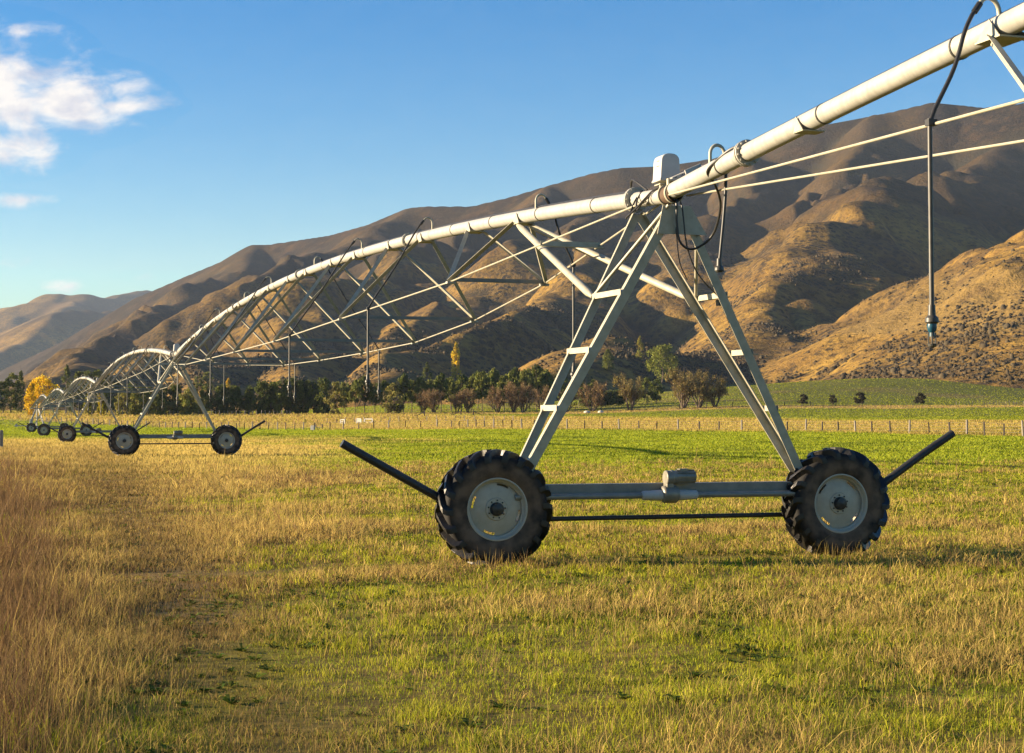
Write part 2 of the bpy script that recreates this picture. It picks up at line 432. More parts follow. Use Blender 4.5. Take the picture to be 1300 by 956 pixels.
# ------------------------------------------------------------------ hills
def px_line(pts): return np.array([at(*p) for p in pts])
def tent(X, Y, line, sl, sr, rnd):
    best = np.full(X.shape, -1e9)
    for k in range(len(line) - 1):
        a, b = line[k], line[k + 1]
        d = b[:2] - a[:2]; L2 = d @ d
        t = np.clip(((X - a[0]) * d[0] + (Y - a[1]) * d[1]) / L2, 0, 1)
        ex, ey = X - (a[0] + t * d[0]), Y - (a[1] + t * d[1])
        dist = np.sqrt(ex * ex + ey * ey)
        side = d[0] * ey - d[1] * ex
        sd = side / (math.sqrt(L2) * np.maximum(dist, 1.0)) 
        slope = sl + (sr - sl) * (0.5 - .5 * np.clip(sd * 1.2, -1, 1))
        zr = a[2] + t * (b[2] - a[2])
        best = np.maximum(best, zr - slope * (np.sqrt(dist * dist + rnd * rnd) - rnd))
    return best
def smax(a, b, k):
    h = np.clip(.5 + .5 * (a - b) / k, 0, 1)
    return b * (1 - h) + a * h + k * h * (1 - h)
RIDGES = [  # pixel, pixel, metres ; slope on the ridge's left as one walks along it, slope on its right ; rounding
 ([(-260, 520, 4700), (-150, 500, 4600), (0, 472, 4400), (34, 456, 4300), (85, 432, 4200), (135, 402, 4000), (180, 376, 3900), (240, 350, 3800), (300, 325, 3700), (322, 311, 3650),
   (338, 311, 3650), (380, 305, 3600), (420, 299, 3500), (470, 285, 3400), (520, 264, 3300), (545, 262, 3250), (600, 262, 3200), (650, 250, 3150), (700, 235, 3100), (750, 221, 3050),
   (790, 213, 3000), (840, 211, 3000), (890, 204, 3000), (960, 190, 2950), (1040, 160, 2900), (1100, 149, 2900), (1130, 143, 2850), (1185, 130, 2800), (1215, 133, 2800),
   (1250, 137, 2750), (1300, 131, 2700), (1400, 120, 2650), (1650, 110, 2600)], .5, .72, 12),
 ([(271, 363, 3500), (249, 368, 3300), (216, 381, 3000), (183, 398, 2600), (145, 425, 2200), (112, 439, 1900), (68, 466, 1500), (20, 480, 1300), (-60, 494, 1150)], .45, .8, 12),
 ([(520, 320, 3000), (430, 350, 2750), (370, 378, 2500), (300, 398, 2200), (237, 424, 1850), (170, 452, 1450), (118, 472, 1200), (60, 500, 1000)], .42, .8, 12),
 ([(560, 300, 2900), (480, 345, 2450), (400, 388, 2000), (330, 428, 1550), (280, 460, 1200), (245, 484, 950)], .5, .75, 14),
 ([(640, 320, 2500), (600, 362, 2000), (545, 390, 1700), (480, 420, 1400), (420, 450, 1150), (355, 482, 900)], .5, .75, 12),
 ([(830, 290, 2500), (775, 325, 2100), (741, 336, 1900), (700, 354, 1700), (655, 382, 1480), (606, 408, 1300), (560, 432, 1120), (505, 458, 950), (450, 485, 800)], .55, .85, 12),
 ([(800, 428, 980), (740, 446, 900), (690, 460, 830), (640, 478, 760), (600, 494, 700)], .45, .6, 10),
 ([(1420, 140, 2800), (1320, 165, 2650), (1261, 193, 2480), (1195, 215, 2300), (1130, 230, 2080), (1092, 240, 1880), (1062, 278, 1680), (1020, 340, 1430), (965, 408, 1190), (905, 458, 980)], .55, .6, 20),
 ([(1650, 180, 1500), (1500, 225, 1300), (1400, 255, 1130), (1360, 290, 1000), (1335, 340, 880), (1320, 390, 790), (1310, 440, 720)], .36, .5, 14),
 ([(700, 238, 3060), (650, 264, 2800), (600, 286, 2550), (540, 312, 2300), (480, 334, 2100), (415, 364, 1850)], .5, .72, 20),
 ([(845, 215, 2960), (800, 250, 2700), (755, 282, 2400), (700, 308, 2150), (650, 330, 1950)], .5, .72, 20),
 ([(965, 192, 2920), (935, 232, 2600), (905, 275, 2250), (870, 318, 1950), (840, 360, 1650)], .55, .72, 20),
 ([(1135, 146, 2820), (1095, 188, 2640), (1050, 222, 2440), (1000, 252, 2250)], .5, .7, 18),
 ([(520, 268, 3280), (470, 296, 3000), (400, 326, 2750), (330, 354, 2500), (275, 384, 2250)], .5, .72, 20),
 ([(325, 314, 3630), (290, 338, 3350), (240, 360, 3100)], .5, .7, 18),
]
def hill_height(X, Y):
    wx = (fbm(X / 260, Y / 260, 61, 3) - .5) * 110; wy = (fbm(X / 260, Y / 260, 71, 3) - .5) * 110
    near = sstep(600, 1100, Y)
    Xw, Yw = X + wx * near, Y + wy * near
    h = zg(X, Y) - 2.0 - 0.02 * np.maximum(Y - 640, 0) * 0
    base = h.copy()
    h0 = tent(X, Y, px_line(RIDGES[0][0]), *RIDGES[0][1:])
    h = smax(h, h0, 8)
    for pts, sl, sr, r in RIDGES[1:]:
        h = smax(h, tent(Xw, Yw, px_line(pts), sl, sr, r), 12)
    rel = np.clip((h - base) / 60, 0, 1)
    uu = 650 + F * X / np.maximum(Y, 1) / CP
    yr = np.interp(uu, [q[0] for q in RIDGES[0][0]], [q[2] for q in RIDGES[0][0]])
    fade = sstep(40, 650, yr - Y)                       # the skyline itself stays clean
    g = 1 - np.abs(2 * fbm(X / 150 + 3, Y / 230, 81, 4) - 1)
    g2 = 1 - np.abs(2 * fbm(X / 330 + .25 * Y / 330, Y / 620, 86, 4) - 1)
    cut = (1 - np.abs(2 * fbm(X / 95 + .35 * fbm(X / 60, Y / 60, 77, 2), Y / 250, 79, 3) - 1)) ** 5
    h = h - rel * fade * cut * (7 + 9 * sstep(900, 2000, Y))
    h = h + rel * fade * ((g - .75) * (22 + 14 * sstep(1300, 2200, Y)) + (g2 - .75) * 26 * sstep(1300, 2200, Y) + (fbm(X / 70, Y / 70, 91, 4) - .5) * 12 + (fbm(X / 20, Y / 20, 95, 3) - .5) * 4)
    return h
def hill_scrub(X, Y, Z):
    """where the thorn scrub grows: patches set by noise alone"""
    p = fbm(X / 95, Y / 130, 101, 4); q = fbm(X / 24, Y / 30, 111, 3)
    return sstep(.485, .61, p * .65 + q * .38 + .03)
def hills_mat():
    m, nt, b = mat_nodes('tussock_hills')
    b.inputs['Roughness'].default_value = .95; b.inputs['Specular IOR Level'].default_value = .1
    L = nt.links.new
    tc = nt.nodes.new('ShaderNodeTexCoord')
    def noise(scale, detail=5, rough=.65, st=(1, 1, 1)):
        n = nt.nodes.new('ShaderNodeTexNoise'); n.inputs['Scale'].default_value, n.inputs['Detail'].default_value, n.inputs['Roughness'].default_value = scale, detail, rough
        mp = nt.nodes.new('ShaderNodeMapping'); mp.inputs['Scale'].default_value = st
        L(tc.outputs['Object'], mp.inputs[0]); L(mp.outputs[0], n.inputs['Vector']); return n.outputs[0]
    def mr(x, a, b_, c=0., d=1.):
        n = nt.nodes.new('ShaderNodeMapRange'); n.interpolation_type = 'SMOOTHSTEP'
        for i, v in enumerate((a, b_, c, d)): n.inputs[i + 1].default_value = v
        L(x, n.inputs[0]); return n.outputs[0]
    def mix(f, a, b_):
        n = nt.nodes.new('ShaderNodeMix'); n.data_type = 'RGBA'
        for s, v in ((0, f), (6, a), (7, b_)):
            if isinstance(v, tuple): n.inputs[s].default_value = (*v, 1)
            else: L(v, n.inputs[s])
        return n.outputs[2]
    def mul(a, b_, op='MULTIPLY'):
        n = nt.nodes.new('ShaderNodeMath'); n.operation = op
        for i, v in enumerate((a, b_)):
            if isinstance(v, (int, float)): n.inputs[i].default_value = v
            else: L(v, n.inputs[i])
        return n.outputs[0]
    A = lambda k: (lambda n: (setattr(n, 'attribute_name', k), n.outputs['Fac'])[1])(nt.nodes.new('ShaderNodeAttribute'))
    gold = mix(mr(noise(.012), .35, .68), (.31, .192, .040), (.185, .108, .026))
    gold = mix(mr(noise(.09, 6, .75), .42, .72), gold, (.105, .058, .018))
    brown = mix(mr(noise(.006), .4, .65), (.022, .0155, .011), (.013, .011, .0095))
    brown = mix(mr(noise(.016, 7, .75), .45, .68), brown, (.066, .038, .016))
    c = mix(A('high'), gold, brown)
    c = mix(mul(A('green'), mr(noise(.03), .25, .7, .7, 1)), c, (.20, .132, .042))
    vor = nt.nodes.new('ShaderNodeTexVoronoi'); vor.inputs['Scale'].default_value = .16; vor.inputs['Randomness'].default_value = 1
    L(tc.outputs['Object'], vor.inputs['Vector'])
    dots = mr(vor.outputs['Distance'], .30, .50, 1, 0)
    vor2 = nt.nodes.new('ShaderNodeTexVoronoi'); vor2.inputs['Scale'].default_value = .055
    L(tc.outputs['Object'], vor2.inputs['Vector'])
    dots2 = mr(vor2.outputs['Distance'], .16, .30, .8, 0)
    sc = A('scrub')
    c = mix(mr(noise(.035, 7, .72), .50, .66, 0, .75), c, (.085, .054, .026))
    c = mix(mul(sc, mul(.42, mul(dots, .58), 'ADD')), c, (.034, .027, .018))
    c = mix(mul(mul(dots, mr(A('green'), 0, 1, 1, .15)), mr(noise(.15, 4, .7), .40, .60, .12, .88)), c, (.040, .030, .017))
    c = mix(mul(dots2, mr(noise(.02), .45, .6)), c, (.045, .035, .024))
    c = mix(mul(A('gully_scrub_shade'), mr(noise(.05, 5, .7), .2, .6, .45, .95)), c, (.030, .027, .017))  # hollows tinted dark: gully scrub colour with shade painted into it
    L(c, b.inputs['Base Color'])
    bp = nt.nodes.new('ShaderNodeBump'); bp.inputs['Strength'].default_value = .8; bp.inputs['Distance'].default_value = 3.5
    L(noise(.22, 4, .7), bp.inputs['Height']); L(bp.outputs[0], b.inputs['Normal'])
    return m
def grid_mesh(a, D, hf):
    A, DD = np.meshgrid(a, D); X, Y = (A * DD), DD
    Z = hf(X, Y)
    n, m = len(a), len(D)
    i, j = np.meshgrid(np.arange(n - 1), np.arange(m - 1)); q = (j * n + i).ravel()
    return X, Y, Z, np.stack([q, q + 1, q + n + 1, q + n], 1)
def blur(Z, k):
    for _ in range(k):
        Z = (np.roll(Z, 1, 0) + np.roll(Z, -1, 0) + np.roll(Z, 1, 1) + np.roll(Z, -1, 1) + Z) / 5
    return Z
def build_hills():
    a = np.linspace(-.50, .56, 820); D = np.concatenate([np.geomspace(560, 1500, 240), np.geomspace(1506, 5600, 240)])
    X, Y, Z, f = grid_mesh(a, D, hill_height)
    g = np.maximum(sstep(.6, 4.5, blur(Z, 14) - Z), sstep(2.0, 10.0, blur(Z, 60) - Z)) * sstep(8, 30, Z)  # mask of hollows: gully vegetation, widened to deepen the hills' shade by colour
    scr = hill_scrub(X, Y, Z)
    relz = Z - 0.062 * Y
    u = 650 + F * X / Y
    t0 = tent(X, Y, px_line(RIDGES[0][0]), *RIDGES[0][1:]); t1 = np.full(X.shape, -1e9)
    for pts, sl, sr, r in RIDGES[1:]: t1 = np.maximum(t1, tent(X, Y, px_line(pts), sl, sr, r))
    nz = fbm(X / 260, Y / 260, 131, 4) - .5
    high = np.maximum(sstep(-50, 30, t0 - t1 + nz * 90), .62 * sstep(420, 180, u + nz * 260) * sstep(-.25, .2, nz + .1) * sstep(900, 1300, Y))  # upland brown vegetation, its colour also darkened to suggest shadow on the range
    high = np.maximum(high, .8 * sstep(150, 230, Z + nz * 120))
    pv = 433 - F * (-SP * Y + CP * (Z - H)) / (CP * Y + SP * (Z - H))
    gr = sstep(1035, 1090, u + nz * 60) * sstep(428, 420, pv + nz * 14) * sstep(330, 352, pv + (1300 - u) * .05 + nz * 40) * sstep(1200, 1000, Y)
    o = np_mesh('hills', np.stack([X.ravel(), Y.ravel(), Z.ravel()], 1), [f], hills_mat(), smooth=True,
                attrs={'gully_scrub_shade': g, 'scrub': scr * (1 - .9 * gr), 'high': high * (1 - gr), 'green': gr})
    tag(o, kind='structure')
build_hills()

FAR = [([(-300, 470, 8600), (-100, 425, 8400), (0, 393, 8200), (30, 383, 8100), (60, 376, 8000), (75, 375, 8000), (110, 376, 8000), (124, 381, 8000), (140, 378, 8200), (180, 373, 8400), (260, 366, 8600), (420, 350, 9000)], .5, .42, 30),
       ([(110, 376, 8000), (60, 410, 7000), (0, 440, 6200), (-80, 470, 5600)], .5, .45, 30),
       ([(170, 395, 6600), (129, 401, 6300), (108, 397, 6250), (91, 397, 6200), (76, 400, 6150), (50, 420, 5900), (10, 448, 5600), (-60, 480, 5200)], .45, .5, 20)]
def build_far():
    def hf(X, Y):
        h = np.full(X.shape, -10.0); h0 = None
        for i, (p, sl, sr, r) in enumerate(FAR):
            t = tent(X, Y, px_line(p), sl, sr, r)
            h = smax(h, t, 20)
        return h + np.clip(h / 100, 0, 1) * ((1 - np.abs(2 * fbm(X / 420, Y / 500, 141, 4) - 1)) - .75) * 70
    a = np.linspace(-.56, -.05, 330); D = np.linspace(4700, 9800, 260)
    X, Y, Z, f = grid_mesh(a, D, hf)
    m = bpy.data.materials.get('tussock_hills')
    o = np_mesh('mountains', np.stack([X.ravel(), Y.ravel(), Z.ravel()], 1), [f], m, smooth=True,
                attrs={'gully_scrub_shade': Z * 0, 'scrub': Z * 0 + .15, 'high': sstep(.35, .7, fbm(X / 900, Y / 900, 151, 3)), 'green': Z * 0})
    tag(o, kind='structure')
build_far()

# air: thin even haze between camera and the far ranges
def build_haze(density):
    mb = MB(); mb.box((-300, 4700, 440), (11000, 11000, 1020))
    m = bpy.data.materials.new('haze_air'); m.use_nodes = True; nt = m.node_tree; nt.nodes.clear()
    o = nt.nodes.new('ShaderNodeOutputMaterial'); v = nt.nodes.new('ShaderNodeVolumePrincipled')
    v.inputs['Color'].default_value = (.62, .76, 1, 1); v.inputs['Density'].default_value = density; v.inputs['Anisotropy'].default_value = 0.0
    nt.links.new(v.outputs[0], o.inputs['Volume'])
    ob = mb.build('haze', m); tag(ob, kind='stuff')
HAZE = 3.0e-5
if HAZE: build_haze(HAZE)
# ------------------------------------------------------------------ the irrigator: dimensions
X0, Y0, TH = 1.758, 19.604, .29925
W, SEG, OFF, BK = 4.1965, 11.6146, .8934, 1.3053     # wheelbase, pipe length, first flange, half gap between pipe brackets
ZT, RISE = 4.193, 1.0285
NDROP = [.949, 1.487, 1.849, 1.971, 1.971, 1.849, 1.487, .949]
NHALF = [.753, 1.266, 1.545, 1.616, 1.616, 1.545, 1.266, .753]
SPAN = 4.5 * SEG + 2 * OFF
RT = .64
ED, EE = np.array([-math.sin(TH), math.cos(TH)]), np.array([math.cos(TH), math.sin(TH)])
def arch(s): return ZT + 4 * RISE * (s / SPAN) * (1 - s / SPAN)
TDIP = [0.0, 0.0, -.27, -.42, -.55, -.52]
def tower_xy(k): return (X0 + ED[0] * SPAN * k, Y0 + ED[1] * SPAN * k)

# local axes: x = across (the way the wheels roll), y = along the pipe away from the camera, z = up
def make_wheel(parent, t, s, z, flip):
    w = empty('wheel', (t, s, z)); w.parent = parent
    m = MB()
    prof = [(.335, .15), (.36, .175), (.42, .192), (.50, .198), (.555, .190), (.582, .165), (.594, .10), (.598, 0)]
    prof = [(r, -h) for r, h in prof] + [(r, h) for r, h in prof[::-1][1:]]
    m.lathe(prof, (0, 0, 0), (0, 1, 0), 72)
    ty = m.build('tyre', M_SIDE, w, smooth=True)
    m = MB()
    n = 18
    for sd in (-1, 1):
        for i in range(n):
            a0 = 2 * math.pi * (i + (.5 if sd > 0 else 0)) / n + random.uniform(-.006, .006)
            path = [(-.02, 0, .662, .575, .034), (.05, .055, .662, .575, .030), (.10, .125, .658, .575, .031), (.15, .21, .650, .56, .034), (.185, .275, .634, .54, .037), (.205, .31, .595, .52, .036), (.208, .325, .55, .52, .028)]
            vs_ = []
            for y, da, rt, rb, hw in path:
                a = a0 + flip * da
                for r, q in ((rb, -hw), (rt, -hw * .8), (rt, hw * .8), (rb, hw)):
                    an = a + q / r
                    vs_.append((r * math.sin(an), sd * y, r * math.cos(an)))
            fs = [(i2 * 4 + k, i2 * 4 + (k + 1) % 4, i2 * 4 + 4 + (k + 1) % 4, i2 * 4 + 4 + k) for i2 in range(len(path) - 1) for k in range(4)]
            fs += [(0, 1, 2, 3), tuple(len(vs_) - 4 + k for k in (3, 2, 1, 0))]
            m.add(vs_, fs)
    lg = m.build('tread_lugs', M_TYRE, w, bevel=.006)
    m = MB()
    nn = 64
    # flange, barrel, dished disc with four slots
    m.lathe([(.345, -.155), (.350, -.168), (.338, -.172), (.325, -.160), (.318, -.12), (.300, -.105), (.300, .15), (.345, .16), (.345, .155), (.310, .14), (.310, -.10), (.335, -.15)], (0, 0, 0), (0, 1, 0), nn)
    def slot(i, k): return i == 1 and (k % 16) in (5, 6, 7, 8, 9)
    m.lathe([(.300, -.075), (.285, -.085), (.262, -.085), (.24, -.098), (.13, -.105), (.12, -.125), (.0, -.125)], (0, 0, 0), (0, 1, 0), nn, slot)
    rim = m.build('rim', M_RIM, w, smooth=True)
    for k in range(9):
        an = 2 * math.pi * k / 9 + .2
        m = MB(); m.tube([(.098 * math.cos(an), -.118, .098 * math.sin(an)), (.098 * math.cos(an), -.136, .098 * math.sin(an))], .0095, 6)
        m.build('wheel_bolt', M_HUB, w)
    m = MB(); m.lathe([(.078, -.12), (.075, -.165), (.065, -.19), (.03, -.196), (.012, -.20), (0, -.2)], (0, 0, 0), (0, 1, 0), 24)
    m.build('hub_cap', M_HUB, w, smooth=True)
    w.rotation_euler = (0, random.uniform(0, 6.28), 0); w.scale = (1, .86, 1)
    return w
def hanging(p0, p1, sag, n=14):
    p0, p1 = np.array(p0, float), np.array(p1, float)
    return [p0 + (p1 - p0) * k / n + np.array([0, 0, -4 * sag * (k / n) * (1 - k / n)]) for k in range(n + 1)]
def curve_pts(P, n=8):
    P = [np.array(p, float) for p in P]; P = [2 * P[0] - P[1]] + P + [2 * P[-1] - P[-2]]; out = []
    for i in range(1, len(P) - 2):
        for k in range(n):
            t = k / n
            out.append(.5 * ((2 * P[i]) + (P[i + 1] - P[i - 1]) * t + (2 * P[i - 1] - 5 * P[i] + 4 * P[i + 1] - P[i + 2]) * t * t + (3 * P[i] - P[i - 1] - 3 * P[i + 1] + P[i + 2]) * t ** 3))
    out.append(P[-2]); return out
def ring(m, c, axis, r0, r1, w, n=28):
    m.lathe([(r0, -w / 2), (r1, -w / 2), (r1, w / 2), (r0, w / 2), (r0, -w / 2)], c, axis, n)

def make_tower():
    root = empty('irrigation_tower', (0, 0, 0))
    B = W / 2
    tops = {'lf': (-.09, -.30, 3.97), 'lr': (-.05, .86, 4.10), 'rf': (.20, -.30, 3.99), 'rr': (.07, .86, 4.10)}
    bots = {'lf': (-B + .25, -.085, .83), 'lr': (-B + .20, .09, .83), 'rf': (B - .27, -.085, .83), 'rr': (B - .24, .09, .83)}
    for k in ('lf', 'lr', 'rf', 'rr'):
        sx = -1 if k[0] == 'l' else 1
        m = MB(); p0, p1 = np.array(bots[k]), np.array(tops[k])
        m.angle2(p0, p1, .106, .078, .009, (-sx, 0, 0), (0, 1 if k[1] == 'f' else -1, 0))
        m.build('leg', M_GALV, root)
    def on(k, z):
        p0, p1 = np.array(bots[k]), np.array(tops[k]); f = (z - p0[2]) / (p1[2] - p0[2]); return p0 + f * (p1 - p0)
    for sd in 'lr':
        for z in (3.02, 2.36, 1.70):
            m = MB(); m.angle(on(sd + 'f', z), on(sd + 'r', z), .065, .006, (0, 0, 1)); m.build('rung', M_GALV, root)
    m = MB(); m.frame((0, 0, .80), (1, 0, 0), (0, 1, 0), (0, 0, 1), B - .28, .07, .07)
    m.build('base_beam', M_GALVD, root, bevel=.008)
    for sx in (-1, 1):
        m = MB(); m.box((sx * (B - .12), .03, .74), (.42, .16, .30)); m.lathe([(.0, .0), (.11, .0), (.11, .16), (0, .16)], (sx * B, -.04, RT - .02), (0, 1, 0), 20)
        m.build('wheel_gearbox', M_MOTOR, root, bevel=.015)
        m = MB(); m.tube([(sx * .20, -.16, .735), (sx * (B - .24), -.16, .735)], .036, 14); m.build('drive_shaft', M_SHIELD, root, smooth=True)
        m = MB(); m.tube([(sx * .09, -.16, .735), (sx * .22, -.16, .735), (sx * .22, -.16, .735), (sx * .33, -.16, .735), (sx * .35, -.16, .735)], [.062, .058, .056, .052, .03], 16); m.build('shaft_collar', M_WHITE, root, smooth=True)
    g = MB(); g.lathe([(0, -.10), (.075, -.10), (.10, -.08), (.10, .07), (.085, .10), (0, .10)], (0, -.16, .745), (1, 0, 0), 20)
    g.tube([(-.055, -.16, .93), (.03, -.16, .93)], .088, 20); g.box((-.012, -.16, .85), (.085, .12, .14)); g.box((0, -.07, .78), (.12, .16, .10))
    gb = g.build('gearbox', M_MOTOR, root, smooth=True, bevel=.01)
    g = MB(); g.lathe([(0, .03), (.082, .03), (.082, .06), (.076, .07), (.076, .30), (.072, .325), (.05, .335), (0, .335)], (-.02, -.16, .94), (1, 0, 0), 24)
    g.box((.16, -.16, 1.022), (.10, .08, .03))
    for k in range(10):
        an = k * 2 * math.pi / 10; g.frame((.19, -.16 + .078 * math.cos(an), .945 + .078 * math.sin(an)), (1, 0, 0), (0, math.cos(an), math.sin(an)), (0, -math.sin(an), math.cos(an)), .11, .006, .004)
    g.build('motor', M_MOTOR, gb, smooth=True)
    for sx in (-1, 1): make_wheel(root, sx * B + (.02 if sx < 0 else .05), -.09, RT - .03, sx)
    m = MB(); m.tube([(-B + .1, .06, .475), (B - .1, .06, .475)], .027, 12); m.build('tie_bar', M_BLACK, root, smooth=True)
    m = MB(); m.tube([(-B - .35, -.02, .60), (-3.79, -.04, 1.345)], .047, 14); m.build('guard_pole', M_BLACK, root, smooth=True)
    m = MB(); m.tube(curve_pts([(B + .40, -.02, .62), (2.91, -.01, .88), (3.35, .0, 1.16), (3.80, .0, 1.43)], 4), .047, 14); m.build('guard_pole', M_BLACK, root, smooth=True)
    # head of the tower
    m = MB(); m.add([(-.13, -.315, 4.05), (.21, -.315, 4.05), (.41, -.315, 3.72), (-.20, -.315, 3.72), (-.13, -.304, 4.05), (.21, -.304, 4.05), (.41, -.304, 3.72), (-.20, -.304, 3.72)],
                    [(0, 1, 2, 3), (7, 6, 5, 4), (0, 4, 5, 1), (1, 5, 6, 2), (2, 6, 7, 3), (3, 7, 4, 0)])
    m.build('gusset_plate', M_GALV, root)
    m = MB(); m.tube([(0, -.10, arch(0) - .004), (0, .30, arch(.30)), (0, .86, arch(.86))], .092, 28); st = m.build('pipe_stub', M_PIPE, root, smooth=True)
    m = MB(); ring(m, (0, .855, arch(.86)), (0, 1, .07), .09, .155, .026); ring(m, (0, .885, arch(.89)), (0, 1, .07), .09, .155, .026)
    for k in range(12):
        an = k * math.pi / 6; m.tube([(.135 * math.cos(an), .82, arch(.86) + .135 * math.sin(an)), (.135 * math.cos(an), .92, arch(.86) + .135 * math.sin(an))], .011, 6)
    m.build('flange', M_BOLT, root)
    m = MB(); m.lathe([(.098, .14), (.108, .12), (.103, .06), (.107, .0), (.103, -.06), (.108, -.13), (.098, -.15)], (0, -.22, ZT - .005), (0, 1, 0), 28); m.build('coupling', M_RUST, root, smooth=True)
    m = MB()
    for y in (-.33, -.12): ring(m, (0, y, ZT), (0, 1, 0), .10, .122, .035)
    m.build('hose_clamp', M_GALV, root)
    # control box on its bracket
    m = MB(); m.box((.02, -.02, 4.325), (.20, .18, .012)); m.box((-.05, -.06, 4.29), (.03, .03, .09)); m.box((.08, -.06, 4.29), (.03, .03, .09)); m.box((.02, .05, 4.29), (.05, .03, .09))
    m.build('box_bracket', M_GALV, root)
    bx = MB(); prof = []
    hw, h = .125, .33
    for k in range(0, 13):
        an = math.pi * k / 12; prof.append((math.copysign(abs(math.cos(an)) ** .8, math.cos(an)) * hw * .9, .235 + abs(math.sin(an)) ** .9 * .088))
    prof = [(hw * 1.08, 0), (hw * 1.08, .018), (hw * .99, .03)] + prof + [(-hw * .99, .03), (-hw * 1.08, .018), (-hw * 1.08, 0)]
    n = len(prof)
    for yy in (-.13, .13): bx.v.extend([(x + .045, yy * (1.06 if z < .025 else 1 - .15 * z), 4.36 + z) for x, z in prof])
    bx.f.append(tuple(range(n))); bx.f.append(tuple(range(2 * n - 1, n - 1, -1)))
    bx.f += [(k, n + k, n + (k + 1) % n, (k + 1) % n) for k in range(n)]
    cb = bx.build('control_box', M_BOX, root, smooth=True, bevel=.008); cb.rotation_euler = (0, 0, 0)
    m = MB(); m.lathe([(.0, -.006), (.012, -.006), (.012, .004)], (.105, -.131, 4.41), (0, 1, 0), 12); m.build('box_latch', M_BLACK, cb)
    for z in (4.54, 4.60):
        m = MB(); m.box((-.083, -.02, z), (.006, .11, .006)); m.build('vent_slot', M_WHITE, cb)
    # alignment plates over the joint
    m = MB(); m.frame((.21, -.42, 4.43), (.88, .25, .38), (-.28, .96, 0), (-.36, -.1, .92), .125, .008, .062); m.frame((.30, -.36, 4.50), (.88, .25, .38), (-.28, .96, 0), (-.36, -.1, .92), .04, .07, .006); m.frame((.05, -.33, 4.40), (.9, .1, .4), (-.1, 1, 0), (-.4, 0, .9), .11, .05, .006)
    m.build('alignment_plate', M_WHITE, root)
    m = MB(); m.box((.115, -.22, 4.31), (.02, .20, .10)); m.box((-.06, -.30, 4.30), (.02, .05, .12)); m.build('alignment_arm', M_GALV, root)
    # thin stay rods from the head to the leg rungs
    m = MB(); m.tube([(-.07, -.34, 4.05), on('lr', 3.06)], .021, 10); m.build('stay_rod', M_GALV, root, smooth=True)
    m = MB(); m.tube([(.30, -.28, 3.72), on('rr', 3.06) + np.array([.02, -.03, 0])], .021, 10); m.build('stay_rod', M_GALV, root, smooth=True)
    # cables
    cabs = [([(.0, -.12, 4.31), (.015, -.34, 4.15), (.02, -.36, 3.85), (.06, -.37, 3.62), (.22, -.38, 3.55), (.38, -.55, 3.70), (.30, -.95, 3.98), (.08, -1.3, 4.16), (-.10, -1.5, 4.27), (-.085, -1.75, 4.37), (-.02, -1.95, 4.455), (.03, -2.2, 4.468)], .014),
            ([(.05, -.12, 4.31), (.08, -.36, 4.05), (.14, -.36, 3.60), (.30, -.30, 3.28), (.62, -.1, 3.06), (.80, .15, 3.0)], .009),
            ([(-.02, -.05, 4.31), (-.10, .10, 4.26), (-.22, .30, 4.08), (-.30, .42, 3.98), (-.2, .55, 4.05), (-.12, .60, 4.2), (-.03, .62, 4.33)], .011),
            ([(-.03, .0, 4.31), (-.13, .30, 4.16), (-.16, .42, 4.08), (-.13, .5, 4.2), (-.04, .55, 4.33)], .011),
            ([(.0, .50, 4.33), (-.04, .75, 4.46), (-.04, .90, 4.50), (.0, 1.05, 4.42), (.0, 1.2, 4.37)], .013),
            ([(.05, -.10, 4.31), (.04, -.25, 4.0), (.03, -.33, 3.7), (.06, -.345, 3.4), (.16, -.32, 3.2)], .007)]
    for P, r in cabs:
        m = MB(); m.tube(curve_pts(P, 6), r, 8); m.build('power_cable', M_BLACK, root, smooth=True)
    m = MB(); m.box((.80, .17, 2.98), (.09, .09, .07)); m.build('junction_box', M_BLACK, root)
    m = MB(); m.tube(hanging((.80, .15, 2.95), (B - .33, .0, .95), .05, 10), .008, 6); m.build('power_cable', M_BLACK, root, smooth=True)
    return root

